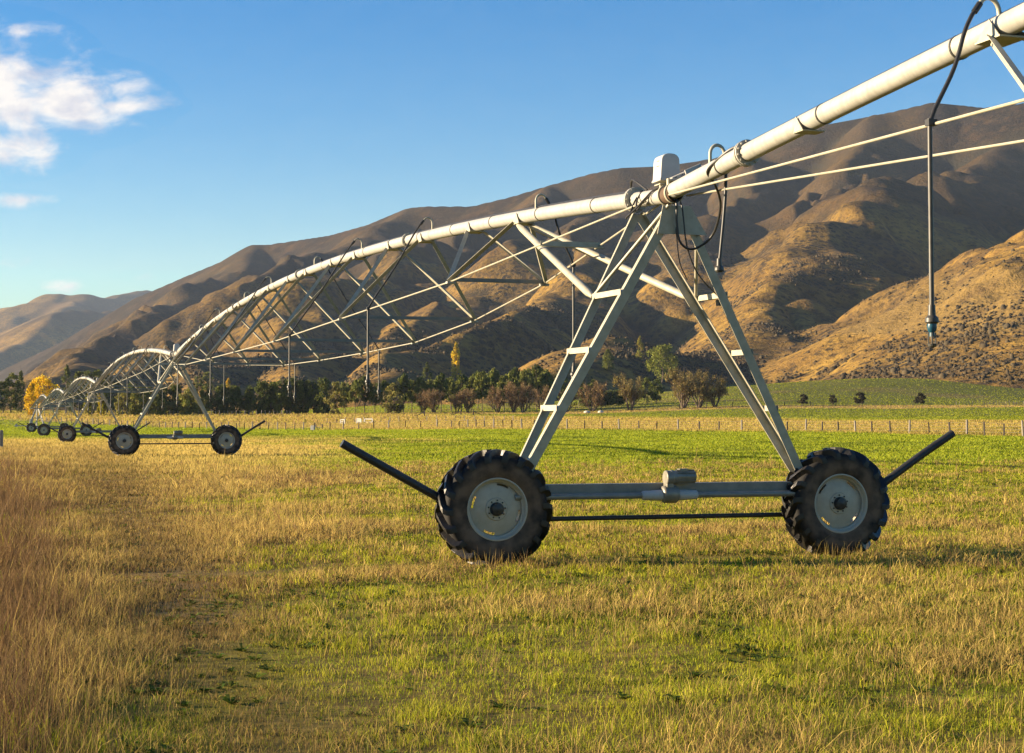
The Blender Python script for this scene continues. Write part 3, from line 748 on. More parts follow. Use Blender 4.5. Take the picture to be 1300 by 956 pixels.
def make_span(first_flange, near_end, far_end, sign=1, braces=True, node0=None, BK=BK):
    """one arched truss; sign=-1 runs towards the camera from the tower"""
    root = empty('irrigation_span', (0, 0, 0))
    Y = lambda s: sign * s
    def P(t, s, dz=0): return np.array([t, Y(s), arch(s) + dz])
    ss = np.linspace(near_end, far_end, 60)
    m = MB(); m.tube([P(0, s) for s in ss], .0955, 28); m.build('pipe', M_PIPE, root, smooth=True)
    fl = [first_flange + SEG * k for k in range(0, 5)]
    for s in fl:
        if s > far_end: continue
        ax = (0, 1, (arch(s + .1) - arch(s - .1)) / .2 * sign)
        m = MB()
        for d in ((-.022, .022) if s > 1.0 else ()): ring(m, P(0, s + d), ax, .095, .138, .026)
        for k in range(12):
            an = k * math.pi / 6 + .2
            c = P(.120 * math.cos(an), s, .120 * math.sin(an)); m.tube([c - np.array([0, .06, 0]), c + np.array([0, .06, 0])], .011, 6)
        if s > 1.0: m.build('flange', M_BOLT, root)
    # straps that hold the control cable on the crown of the pipe
    for s in np.arange(near_end + 1.35, far_end - .5, 2.32):
        ax = (0, 1, (arch(s + .1) - arch(s - .1)) / .2 * sign)
        m = MB(); ring(m, P(0, s), ax, .097, .1025, .02, 24); m.build('strap', M_HOSE, root)
    m = MB(); m.tube([P(.03, s, .098 + .012) for s in np.linspace(near_end + .3, far_end - .3, 70)], .017, 8); m.build('control_cable', M_BLACK, root, smooth=True)
    sk = [(node0 or first_flange) + SEG / 2 * k for k in range(1, 9)]
    nodes = {}
    for k, s in enumerate(sk):
        for sd in (-1, 1): nodes[k, sd] = P(sd * NHALF[k], s, -NDROP[k])
    for k, s in enumerate(sk):
        for e in (-1, 1):
            b = s + e * BK
            m = MB(); c = P(0, b, -.105); m.box(c, (.26, .34, .014))
            for sd in (-1, 1): m.add([c + np.array([sd * .115, -.16, .0]), c + np.array([sd * .115, .16, 0]), c + np.array([sd * .10, .0, .16]), c + np.array([sd * .125, -.16, .0]), c + np.array([sd * .125, .16, 0]), c + np.array([sd * .112, .0, .16])], [(0, 1, 2), (5, 4, 3), (0, 3, 4, 1), (1, 4, 5, 2), (2, 5, 3, 0)])
            m.build('pipe_bracket', M_GALV, root)
            for sd in (-1, 1):
                m = MB(); m.angle(P(sd * .10, b - e * .06, -.10), nodes[k, sd], .066, .006, (sd * .9, 0, .2)); m.build('strut', M_GALV, root)
        m = MB(); m.angle(nodes[k, -1], nodes[k, 1], .062, .006, (0, 0, 1)); m.build('spreader', M_GALVD, root)
        for sd in (-1, 1):
            m = MB(); m.box(nodes[k, sd] + np.array([0, 0, -.015]), (.13, .11, .035)); m.build('rod_joint', M_BOLT, root)
    for sd in (-1, 1):
        a = P(sd * .11, near_end + (-.62 if sign > 0 else .12), -.05 if sign > 0 else -.075); z = P(sd * .11, far_end - .3, -.07)
        m = MB(); m.tube([a] + [nodes[k, sd] for k in range(8)] + [z], .0125, 8, True); m.build('truss_rod', M_GALV, root, smooth=True)
    if braces:
        for sd in (-1, 1):
            B = W / 2
            top = np.array([sd * .09, sk[0] - BK - .03, arch(sk[0] - BK) - .13])
            f = (3.05 - .83) / (4.10 - .83)
            low = np.array([sd * (B - (.21 if sd < 0 else .25)) * (1 - f) + (-.05 if sd < 0 else .07) * f, .09 + .77 * f + .03, 3.05])
            d = low - top
            m = MB(); m.tube([top, top + d * .03, top + d * .06, top + d * .95, top + d * .98, low], [.03, .04, .047, .047, .03, .02], 14); m.build('knee_brace', M_GALV, root, smooth=True)
        s = 3.25; w = .11 + (NHALF[0] - .11) * s / sk[0]; dz = -.07 - NDROP[0] * s / sk[0]
        m = MB(); m.angle(P(-w - .02, s, dz + .01), P(w + .02, s, dz + .01), .08, .006, (0, 0, 1)); m.build('cross_bar', M_GALV, root)
    return root, nodes, sk

def place_local(o, k, dz=0):
    x, y = tower_xy(k); o.location = (x, y, dz); o.rotation_euler = (0, 0, TH)
TOWER_LABELS = ['nearest irrigator tower, large, with two black tractor tyres and cream control box', 'second irrigator tower, mid distance, standing where the first long arch ends',
                'third irrigator tower, just left of the second one, left wheel half in dry grass', 'fourth irrigator tower from the camera, small, its wheel left of the third tower',
                'fifth and farthest wheeled irrigator tower, tiny, beside the pivot centre']
proto = make_tower(); towers = [proto] + [copy_tree(proto) for _ in range(4)]
for k, t in enumerate(towers):
    place_local(t, k, TDIP[k]); tag(t, TOWER_LABELS[k], 'irrigation tower', 'wheeled towers of the irrigator')
SPAN_LABELS = ['large arched irrigator span between the nearest tower and the second tower', 'second arched irrigator span, between the second and the third tower',
               'third arched irrigator span, between the third and the fourth tower', 'fourth arched irrigator span, between the fourth and the fifth tower',
               'farthest and smallest arched irrigator span, reaching the pivot centre']
sp0, nodesA, skA = make_span(OFF, .89, SPAN - .36)
spans = [sp0] + [copy_tree(sp0) for _ in range(4)]
for k, t in enumerate(spans):
    place_local(t, k, TDIP[k]); t.rotation_euler = (math.atan2(TDIP[k + 1] - TDIP[k], SPAN), 0, TH)
    tag(t, SPAN_LABELS[k], 'irrigation span', 'arched pipe spans of the irrigator')
spB, nodesB, skB = make_span(2.28, .33, SPAN - .9, sign=-1, braces=False, node0=2.66, BK=1.56)
place_local(spB, 0); tag(spB, 'thick near pipe rising out of the frame at upper right with two pale truss rods', 'irrigation span', 'arched pipe spans of the irrigator')
m = MB(); m.box((0, -3.68, arch(3.68) - .10), (.24, .20, .012)); m.add([(-.115, -3.60, arch(3.68) - .10), (-.115, -3.78, arch(3.78) - .10), (-.10, -3.62, arch(3.6) + .06), (-.125, -3.60, arch(3.68) - .10), (-.125, -3.78, arch(3.78) - .10), (-.112, -3.62, arch(3.6) + .06)], [(0, 1, 2), (5, 4, 3), (0, 3, 4, 1), (1, 4, 5, 2), (2, 5, 3, 0)])
m.build('pipe_bracket', M_GALV, spB)

# drop hoses: each hangs from the pipe, so each is a thing of its own
def rod_at(s, sd, nodes, sk, sign):
    S = [.2] + list(sk); Wd = [.11] + NHALF; Dp = [.07] + NDROP
    return np.array([sd * np.interp(s, S, Wd), sign * s, arch(s) - np.interp(s, S, Dp)])
def make_drop(s, sd, sg, sign, bottom, blue=True, free=False):
    """s: where it crosses the truss rod; sg: where its gooseneck leaves the pipe"""
    base = np.array([0, sign * sg, arch(sg)])
    root = empty('drop_hose', tuple(base)); L_ = lambda p: np.asarray(p, float) - base
    rd = rod_at(s, sd, None, skB if sign < 0 else skA, sign) if not free else np.array([sd * .07, sign * sg, arch(sg) - .1])
    dirn = vnorm([rd[0], rd[1] - base[1], 0])
    R_ = .10 if sign < 0 and not free else .085; HN = .115 if sign < 0 and not free else .20
    g = [base + np.array([0, 0, .08]), base + np.array([0, 0, HN])]
    for k in range(1, 9):
        an = math.pi * k / 8 * (.82 if not free else 1); g.append(base + np.array([0, 0, HN]) + dirn * R_ * (1 - math.cos(an)) + np.array([0, 0, R_ * 1.15 * math.sin(an)]))
    end = g[-1]; tdir = vnorm(g[-1] - g[-2])
    g.append(end + tdir * .06)
    m = MB(); m.tube([L_(q) for q in g], .019 if sign < 0 else .015, 12); m.build('gooseneck', M_GALV, root, smooth=True)
    m = MB(); m.tube([L_(end + tdir * .0), L_(end + tdir * .09)], .026, 10); m.build('hose_clip', M_BLACK, root)
    p = end + tdir * .08
    low = np.array([rd[0] + sd * .03, rd[1], bottom + .16])
    if free: hs = curve_pts([p, p + np.array([0, 0, -.25]), (p + low) / 2 + np.array([.02, 0, 0]), low], 6)
    else: hs = curve_pts([p, p + tdir * .06, p + tdir * .09 + (rd - p) * .12, (p + rd) / 2 + np.array([0, 0, -.01]), rd + (p - rd) * .12 + np.array([sd * .03, 0, 0])], 5) + [rd + np.array([sd * .03, 0, 0])]
    m = MB(); m.tube([L_(q) for q in hs], (.0175 if sign < 0 else .0155), 10); m.build('hose', M_BLACK, root, smooth=True)
    if not free:
        m = MB(); m.tube([L_(rd + np.array([sd * .03, 0, .03])), L_(low)], .0185, 12); m.build('drop_pipe', M_HOSE, root, smooth=True)
        m = MB(); m.box(L_(rd + np.array([sd * .02, 0, 0])), (.07, .06, .05)); m.build('rod_clamp', M_BLACK, root)
    m = MB(); m.lathe([(.0, .10), (.026, .10), (.03, .02), (.05, .0), (.052, -.03), (.03, -.05), (0, -.05)], L_(low + np.array([0, 0, -.03])), (0, 0, 1), 16); m.build('hose_weight', M_HOSE, root, smooth=True)
    if free: return root
    sp = MB(); c = L_(low + np.array([0, 0, -.10]))
    sp.lathe([(0, .03), (.035, .03), (.038, .0), (.03, -.03), (.02, -.04), (.02, -.07), (0, -.07)], c, (0, 0, 1), 14)
    so = sp.build('sprinkler', M_BLUE if sign < 0 and not free else M_HOSE, root, smooth=True)
    m = MB()
    for k in range(3):
        an = k * 2.1; q = np.array([.03 * math.cos(an), .03 * math.sin(an), 0]); m.bar(c + q + np.array([0, 0, -.04]), c + q + np.array([0, 0, -.13]), .007, .007, (1, 0, 0))
    m.lathe([(0, .0), (.035, .0), (.03, -.02), (0, -.03)], c + np.array([0, 0, -.125]), (0, 0, 1), 14); m.build('deflector', M_HOSE, so)
    return root
def world_drop(o, k, dz):
    x, y = tower_xy(k); l = o.location
    o.location = (x + EE[0] * l[0] + ED[0] * l[1], y + EE[1] * l[0] + ED[1] * l[1], l[2] + dz); o.rotation_euler = (0, 0, TH)
DROPS = [(4.9, 1, 4.8), (10.8, -1, 10.75), (16.8, -1, 16.7), (22.25, 1, 22.15), (28.8, -1, 28.7), (34.0, 1, 33.9), (39.9, -1, 39.8), (45.6, 1, 45.5)]
WHERE = ['first', 'second', 'third', 'fourth', 'farthest']
for i, (s, sd, sg) in enumerate(DROPS):
    src = make_drop(s, sd, sg, 1, 2.13)
    for k in range(5):
        o = src if k == 0 else copy_tree(src)
        if k: o.location = base_loc
        else: base_loc = tuple(src.location)
        world_drop(o, k, TDIP[k] + (TDIP[k + 1] - TDIP[k]) * s / SPAN)
        tag(o, '%s drop hose from the near end, %s truss rod of the %s arched span' % (ORD[i], 'camera-side' if sd < 0 else 'hill-side', WHERE[k]), 'drop hose', 'drop hoses hanging from the irrigator')
o = make_drop(6.95, -1, 6.88, -1, 2.25); world_drop(o, 0, 0)
tag(o, 'large near drop hose with blue sprinkler, looping over the thick pipe at upper right', 'drop hose', 'drop hoses hanging from the irrigator')
o = make_drop(1.4, 1, 1.35, -1, 3.12, free=True); world_drop(o, 0, 0)
tag(o, 'short black drop hose hanging behind the right legs of the nearest tower', 'drop hose', 'drop hoses hanging from the irrigator')

# pivot centre at the far end
def make_pivot():
    root = empty('pivot_centre', (0, 0, 0))
    for sx in (-1, 1):
        for sy in (-1, 1):
            m = MB(); m.angle((sx * 1.35, sy * 1.35, .1), (sx * .16, sy * .16, 3.3), .15, .012, (sx, sy, .3)); m.build('leg', M_PALE, root)
    for z, w in ((.25, 1.29), (1.8, .72)):
        m = MB()
        for a, b in (((-1, -1), (1, -1)), ((1, -1), (1, 1)), ((1, 1), (-1, 1)), ((-1, 1), (-1, -1))): m.bar((a[0] * w, a[1] * w, z), (b[0] * w, b[1] * w, z), .10, .10)
        m.build('brace_frame', M_PALE, root)
    m = MB(); m.tube([(0, 0, .1), (0, 0, 4.0), (0, -.05, 4.2), (0, -.4, 4.2)], .11, 14); m.build('riser_pipe', M_PIPE, root, smooth=True)
    m = MB(); m.tube([(0, 0, 4.2), (0, 0, 4.9)], .06, 10); m.build('collector_mast', M_PALE, root)
    m = MB(); m.box((-.9, -.5, 1.3), (.5, .3, .8)); m.build('control_panel', M_PALE, root)
    m = MB(); m.box((0, 0, .04), (3.4, 3.4, .2)); m.build('concrete_pad', M_CONC, root)
    m = MB(); m.tube([(-3.6, -.2, .55), (-1.2, -.2, .55)], .09, 10); m.box((-3.2, -.2, .62), (.35, .3, .5)); m.build('supply_pipe', M_PALE, root)
    return root
pv = make_pivot(); place_local(pv, 5, TDIP[5]); tag(pv, 'pale pyramid-shaped pivot centre at the far left end of the irrigator', 'pivot centre')

# ------------------------------------------------------------------ fences, gates and small things in the field
def post_mesh(name, w, h, mat, square=False):
    m = MB()
    if square: m.box((0, 0, h / 2 - .1), (w, w, h + .2))
    else: m.tube([(0, 0, -.2), (0, 0, h - .02), (0, 0, h)], [w / 2, w / 2 * .96, w / 2 * .75], 8)
    o = m.build(name, mat); me = o.data; bpy.data.objects.remove(o); return me
def fence(name, pts, spacing, label, wires=(.3, .55, .8, 1.05), w=.10, h=1.15, big=None, maxn=100, mat=None, matbig=None, wr=.006):
    root = empty(name, (pts[0][0], pts[0][1], gz(*pts[0])))
    base = np.array(root.location)
    me = post_mesh('post', w, h, mat or M_WOODD, True); mb_ = post_mesh('post', w * 1.7, h * 1.12, matbig or M_WOOD)
    P = np.array(pts, float); seg = np.linalg.norm(np.diff(P, axis=0), axis=1); cum = np.concatenate([[0], np.cumsum(seg)])
    n = min(maxn, int(cum[-1] / spacing)); pos = []
    for i in range(n):
        d = i * spacing + random.uniform(-.15, .15); x, y = np.interp(d, cum, P[:, 0]), np.interp(d, cum, P[:, 1])
        z = gz(x, y); pos.append((x, y, z))
        o = bpy.data.objects.new('post', mb_ if big and i % big == 1 else me); col.objects.link(o); o.parent = root
        o.location = np.array((x, y, z)) - base; o.rotation_euler = (random.uniform(-.04, .04), random.uniform(-.05, .05), random.uniform(0, 3))
        o.scale = (1, 1, random.uniform(.9, 1.08))
    for hw in wires:
        m = MB(); m.tube([np.array(p) + np.array([0, 0, hw]) - base for p in pos], wr, 4); m.build('wire', M_WIRE, root)
    tag(root, label, 'fence'); return root
hits = [ground_hit(u, v)[:2] for u, v in ((1325, 554.5), (1202, 551.5), (1010, 548.5), (826, 546.8), (669, 545.2), (571, 543.6))]
hits += [(-30., 250.), (-62., 300.), (-105., 365.)]
fence('paddock_fence', hits, 3.1, 'long timber post and wire fence slanting across the field behind the nearest tower', big=3, w=.115, h=1.1)
fence('hedge_fence', [(-112, 468.), (-60, 470.)], 1.15, 'close row of short posts along the foot of the dark shelter hedge', w=.14, h=1.3, wires=(.5, 1.0), mat=M_WOOD)
fence('road_fence', [(128, 488.), (160, 486.)], .95, 'short pale close-set fence at the right below the green knoll', w=.08, h=1.25, wires=(.5, 1.1), mat=M_WOOD)
fence('pasture_fence', [(3, 478.), (40, 482.), (84, 484.), (126, 486.)], 7.5, 'far sparse post fence below the bare willows', w=.16, h=1.3, wires=(.5, 1.0))
fence('stock_fence', [(-36, 330.), (-12, 322.), (4, 318.)], 1.9, 'short run of close posts right of the pale stock gate', w=.10, h=1.15, wires=(.4, .8, 1.1), mat=M_WOOD)

def single_post(name, x, y, w, h, mat, label, group=None, cap=True):
    root = empty(name, (x, y, gz(x, y)))
    m = MB(); m.tube([(0, 0, -.3), (0, 0, h - .04), (0, 0, h)], [w / 2, w / 2 * .96, w / 2 * .8], 14); m.build('post_shaft', mat, root)
    m = MB()
    for z in (.35, .6, .85): ring(m, (0, 0, z), (0, 0, 1), w / 2, w / 2 + .006, .012, 12)
    m.build('wire_tie', M_WIRE, root)
    tag(root, label, 'post', group); return root
x, y, z = at(1, 559, 92); single_post('strainer_post', x, y, .26, 1.05, M_WOOD, 'stout grey timber post at the left edge beside the dry grass')
for u, nm in ((304, 'first'), (322, 'second'), (338, 'third')):
    gx, gy, _ = ground_hit(u, 543.5 if u != 322 else 540); single_post('fence_standard', gx, gy, .09, 1.3 if u != 322 else .8, M_WOODD, '%s thin dark standard from the left beyond the second tower' % nm, 'thin dark standards in the green field')
def yard_gate(x, y, w, h, rails, mat, label, name, solid=False):
    root = empty(name, (x, y, gz(x, y)), -.6)
    for sx in (-1, 1):
        m = MB(); m.box((sx * w / 2, 0, h / 2 - .1), (.14, .14, h + .2)); m.build('gate_post', mat, root)
    for k in range(rails):
        m = MB(); m.box((0, .01, .25 + (h - .3) * k / max(rails - 1, 1)), (w - .14, .05, .16 if not solid else (h - .25) / rails * .94)); m.build('rail', mat, root)
    tag(root, label, 'gate'); return root
x, y, _ = at(455.5, 539, 318); yard_gate(x, y, 1.15, 1.05, 4, M_PALE, 'small solid pale gate panel, middle one of the far stock yard', 'stock_gate', True)
x, y, _ = at(435, 539, 320); yard_gate(x, y, 1.0, .95, 3, M_PALE, 'small open pale gate frame left of the solid pale panel', 'stock_gate')
x, y, _ = at(468, 538, 324); yard_gate(x, y, 1.9, .9, 2, M_PALE, 'low two-railed pale gate right of the solid pale panel', 'stock_gate')
x, y, _ = at(405, 540, 262); yard_gate(x, y, 1.3, .8, 1, M_WOODD, 'dark low hurdle with a single rail behind the small trough', 'hurdle')
def trough():
    x, y, z = ground_hit(397, 546.3); root = empty('trough', (x, y, gz(x, y)), .5)
    m = MB(); m.lathe([(.0, .08), (.30, .08), (.30, .62), (.34, .64), (.34, .70), (.36, .70), (.36, .0), (.0, .0)][::-1], (0, 0, 0), (0, 0, 1), 4); m.build('tub', M_CONC, root)
    m = MB(); m.tube([(.2, 0, 0), (.2, 0, .85), (0, 0, .85)], .03, 8); m.build('inlet_pipe', M_BLACK, root)
    tag(root, 'small square concrete water trough standing alone in the green field', 'trough')
trough()
def stay_post(u, D, flip, label):
    x, y, _ = at(u, 528, D); root = empty('strainer_assembly', (x, y, gz(x, y)))
    m = MB(); m.tube([(0, 0, -.2), (0, 0, 1.5)], .13, 8); m.build('post_shaft', M_WOODD, root)
    m = MB(); m.tube([(0, 0, 1.1), (flip * 2.4, .1, .1)], .08, 8); m.build('stay', M_WOODD, root)
    m = MB(); m.tube([(flip * 2.4, .1, -.2), (flip * 2.4, .1, .5)], .10, 8); m.build('stay_block', M_WOODD, root)
    tag(root, label, 'post')
stay_post(585, 420, -1, 'dark strainer post with its stay sloping down to the left')
stay_post(601, 420, 1, 'dark strainer post with its stay sloping down to the right')
stay_post(539, 410, -1, 'lone dark strainer post beneath the brown willows on the tan strip')
def rock(u, D, label, s):
    x, y, _ = at(u, 524, D); m = MB(); bm_v = []
    r = random.Random(u)
    for i in range(7):
        for j in range(12):
            th, ph = math.pi * i / 6, 2 * math.pi * j / 12; q = 1 + r.uniform(-.12, .12)
            bm_v.append((q * s * 1.5 * math.sin(th) * math.cos(ph), q * s * math.sin(th) * math.sin(ph), q * s * .7 * math.cos(th)))
    m.add(bm_v, [(i * 12 + j, i * 12 + (j + 1) % 12, i * 12 + 12 + (j + 1) % 12, i * 12 + 12 + j) for i in range(6) for j in range(12)])
    o = m.build('rock', M_ROCK, None, smooth=True); o.location = (x, y, gz(x, y) + s * .3); tag(o, label, 'rock')
rock(745, 452, 'left one of two pale low rocks on the tan strip', .62); rock(763, 452, 'right one of two pale low rocks on the tan strip', .58)
# ------------------------------------------------------------------ trees
class Leaves:
    def __init__(s): s.V, s.C = [], []
    def clump(s, c, rad, n, size, color, var=.25, flat=1.0, r=None):
        r = r or rng
        p = r.normal(0, 1, (n, 3)); p /= np.linalg.norm(p, axis=1)[:, None]
        p = p * (r.random((n, 1)) ** .45) * np.asarray(rad)[None, :] + np.asarray(c)[None, :]
        s.leaves(p, size, color, var, r)
    def leaves(s, p, size, color, var=.25, r=None, long=1.5):
        r = r or rng; n = len(p)
        d1 = r.normal(0, 1, (n, 3)); d1 /= np.linalg.norm(d1, axis=1)[:, None]
        d2 = np.cross(d1, r.normal(0, 1, (n, 3))); d2 /= np.linalg.norm(d2, axis=1)[:, None]
        sz = size * r.uniform(.6, 1.4, (n, 1))
        q = np.stack([p - d1 * sz * long / 2 - d2 * sz * .15, p - d1 * sz * .1 + d2 * sz * .5, p + d1 * sz * long / 2 + d2 * sz * .1, p + d1 * sz * .05 - d2 * sz * .5], 1)
        s.V.append(q.reshape(-1, 3))
        c = np.asarray(color)[None, :] * (1 + r.uniform(-var, var, (n, 1))) * (1 + r.uniform(-.08, .08, (n, 3)))
        s.C.append(np.repeat(np.clip(c, .003, 1), 4, 0))
    def build(s, name, parent):
        V, C = np.concatenate(s.V), np.concatenate(s.C)
        f = np.arange(len(V), dtype=np.int32).reshape(-1, 4)
        o = np_mesh(name, V, [f], M_LEAF, C); o.parent = parent; return o
def limbs(m, base, top, r0, n, spread, rr, levels=2, th=4):
    """tapered trunk with limbs leaving it"""
    pts = [np.array(base, float) + (np.array(top, float) - np.array(base, float)) * k / 5 + np.array([rr.gauss(0, .04), rr.gauss(0, .04), 0]) * (k > 0) * np.linalg.norm(np.array(top) - np.array(base)) * .4 for k in range(6)]
    m.tube(pts, [r0 * (1 - .8 * k / 5) for k in range(6)], 6)
    if levels <= 0: return
    for i in range(n):
        f = rr.uniform(.35, .95); p = pts[int(f * 5)] * (1 - (f * 5) % 1) + pts[min(int(f * 5) + 1, 5)] * ((f * 5) % 1)
        an = rr.uniform(0, 6.28); L_ = np.linalg.norm(np.array(top) - np.array(base)) * rr.uniform(.25, .5)
        d = np.array([math.cos(an) * spread, math.sin(an) * spread, rr.uniform(.3, .9)]); d /= np.linalg.norm(d)
        limbs(m, p, p + d * L_, r0 * .4 * (1 - .5 * f), max(2, n // 2), spread, rr, levels - 1, th)
def round_tree(h, w, color, color2, trunk_h, seed, dens=1.0, leaf=.30, gaps=.0, top_bias=.5):
    rr = random.Random(seed); r = np.random.default_rng(seed)
    root = empty('tree', (0, 0, 0)); m = MB(); limbs(m, (0, 0, -.2), (0, 0, h * .82), max(.08, h * .022), 7, .9, rr); m.build('trunk', M_BARK, root)
    L_ = Leaves(); n = int(34 * dens)
    for i in range(n):
        z = rr.uniform(0, 1); prof = math.sin(math.pi * min(1, (z * .86 + .12))) ** .6
        an = rr.uniform(0, 6.28); q = w / 2 * prof * math.sqrt(rr.uniform(.1, 1)) * rr.uniform(.75, 1.1)
        c = (math.cos(an) * q, math.sin(an) * q, trunk_h + (h - trunk_h) * z * .95)
        s = w * rr.uniform(.10, .19)
        L_.clump(c, (s, s, s * .8), int(55 * rr.uniform(.6, 1.3)), leaf, color if rr.random() < .6 else color2, .3, r=r)
    L_.build('crown', root); return root
def spire_tree(h, w, color, color2, seed, leaf=.26, trunk_h=.6, taper=1.0, dens=1.0):
    rr = random.Random(seed); r = np.random.default_rng(seed)
    root = empty('tree', (0, 0, 0)); m = MB(); limbs(m, (0, 0, -.2), (0, 0, h * .95), max(.08, h * .018), 8, .3, rr, 1); m.build('trunk', M_BARK, root)
    L_ = Leaves()
    for i in range(int(42 * dens)):
        z = rr.uniform(0, 1); prof = (1 - z ** 2.2) ** .7 * (.55 + .45 * min(1, z * 5)) if taper > .5 else (1 - z) ** .8 + .06
        an = rr.uniform(0, 6.28); q = w / 2 * prof * math.sqrt(rr.uniform(.05, 1))
        s = w * rr.uniform(.14, .24) * (.4 + .6 * prof)
        L_.clump((math.cos(an) * q, math.sin(an) * q, trunk_h + (h - trunk_h) * z), (s, s, s * 1.6), int(44 * rr.uniform(.7, 1.3)), leaf, color if rr.random() < .6 else color2, .3, r=r)
    L_.build('crown', root); return root
def block_tree(h, w, color, color2, seed, leaf=.28):
    """a clipped shelter-belt tree: dense from the ground up, flat-topped"""
    rr = random.Random(seed); r = np.random.default_rng(seed)
    root = empty('tree', (0, 0, 0)); m = MB(); limbs(m, (0, 0, -.2), (0, 0, h * .9), .14, 8, .9, rr, 1); m.build('trunk', M_BARK, root)
    L_ = Leaves()
    for i in range(60):
        z = rr.uniform(0, 1); lump = .8 + .2 * math.sin(z * 9 + seed)
        an = rr.uniform(0, 6.28); q = w / 2 * math.sqrt(rr.uniform(.1, 1)) * lump * (1 - .45 * max(0, z - .75) / .25)
        s = w * rr.uniform(.12, .2)
        L_.clump((math.cos(an) * q, math.sin(an) * q, .35 + (h - .7) * z), (s, s, s * .9), int(52 * rr.uniform(.7, 1.3)), leaf, color if rr.random() < .7 else color2, .3, r=r)
    L_.build('crown', root); return root
def bare_tree(h, w, seed, color, leafy=.0, stems=4, leafcol=(.12, .09, .03)):
    """autumn willow: several leaning stems, fans of fine twigs"""
    rr = random.Random(seed); r = np.random.default_rng(seed)
    root = empty('tree', (0, 0, 0)); m = MB(); tips = []
    for k in range(stems):
        an = 6.28 * k / stems + rr.uniform(-.5, .5); L_ = h * rr.uniform(.5, .7)
        d = np.array([math.cos(an) * .55, math.sin(an) * .4, 1.0]); d /= np.linalg.norm(d)
        b = np.array([math.cos(an) * .25, math.sin(an) * .25, -.2]); pts = [b + d * L_ * q / 5 + np.array([rr.gauss(0, .07), rr.gauss(0, .07), 0]) * q for q in range(6)]
        m.tube(pts, [.20 * (1 - .75 * q / 5) * h / 7 for q in range(6)], 6)
        for j in range(9):
            f = rr.randint(1, 5); an2 = rr.uniform(0, 6.28); d2 = d + np.array([math.cos(an2), math.sin(an2), .15]) * .75; d2 /= np.linalg.norm(d2)
            l2 = h * rr.uniform(.22, .42); e = pts[f] + d2 * l2; m.tube([pts[f], (pts[f] + e) / 2 + np.array([0, 0, .08]), e], [.07, .05, .025], 4); tips.append((pts[f], e, d2))
    m.build('trunk', M_BARK, root)
    V, C = [], []
    for p, e, d in tips:
        n = 26
        f = r.uniform(.25, 1.0, (n, 1)); s0 = p + (e - p) * f
        dd = d + r.normal(0, .55, (n, 3)) + np.array([0, 0, .35]); dd /= np.linalg.norm(dd, axis=1)[:, None]
        l = h * r.uniform(.08, .26, (n, 1)); wv = np.cross(dd, r.normal(0, 1, (n, 3))); wv /= np.linalg.norm(wv, axis=1)[:, None]; wv *= .035
        q = s0 + dd * l; q[:, 0] = np.clip(q[:, 0], -w / 2, w / 2)
        V.append(np.stack([s0 - wv, s0 + wv, q + wv * .4, q - wv * .4], 1).reshape(-1, 3))
        c = np.asarray(color)[None] * (1 + r.uniform(-.35, .35, (n, 1))); C.append(np.repeat(c, 4, 0))
    V, C = np.concatenate(V), np.concatenate(C); f = np.arange(len(V), dtype=np.int32).reshape(-1, 4)
    o = np_mesh('twigs', V, [f], M_LEAF, C); o.parent = root
    if leafy:
        L_ = Leaves()
        for p, e, d in tips: L_.clump(e, (w * .11, w * .11, w * .10), int(30 * leafy), .22, leafcol, .35, r=r)
        L_.build('crown', root)
    return root
def plant(proto, used, u, D, sc=(1, 1, 1), rot=None, label=None, cat='tree', group=None, name=None):
    if proto in used: o = copy_tree(proto)
    else: o = proto; used.add(proto)
    x = (u - 650) / F * D * CP                                  # column of the photo at that distance
    o.location = (x, D, gz(x, D) - .05); o.scale = (sc[0] * 1.1, sc[1] * 1.1, sc[2] * 1.27); o.rotation_euler = (0, 0, random.uniform(0, 6.28) if rot is None else rot)
    if name and not o.name.startswith(name): o.name = name
    tag(o, label, cat, group); return o
def plant_hill(proto, used, u, v, hpx, wpx, h0, w0, **kw):
    """stand a tree on the hill face that this line of sight meets"""
    d = ray(u, v); ks = np.linspace(560, 1500, 4000)
    X, Y, Z = d[0] * ks, d[1] * ks, H + d[2] * ks
    i = int(np.argmax(np.maximum(hill_height(X, Y), zg(X, Y)) > Z)); i = i if i > 0 else 400
    o = proto if proto not in used else copy_tree(proto); used.add(proto)
    x, y = float(X[i]), float(Y[i]); z = float(max(hill_height(X[i:i+1], Y[i:i+1])[0], zg(X[i:i+1], Y[i:i+1])[0]))
    o.location = (x, y, z - .2); o.rotation_euler = (0, 0, random.uniform(0, 6.28))
    o.scale = (wpx * y / F / w0, wpx * y / F / w0, hpx * y / F / h0)
    if kw.get('name') and not o.name.startswith(kw['name']): o.name = kw['name']
    tag(o, kw.get('label'), kw.get('cat', 'tree'), kw.get('group')); return o
used = set()
DK, DK2 = (.080, .098, .022), (.135, .145, .028)
OL, OL2 = (.22, .20, .044), (.165, .16, .038)
GR, GR2 = (.14, .155, .028), (.205, .21, .036)
YL, YL2 = (.66, .44, .010), (.52, .34, .012)
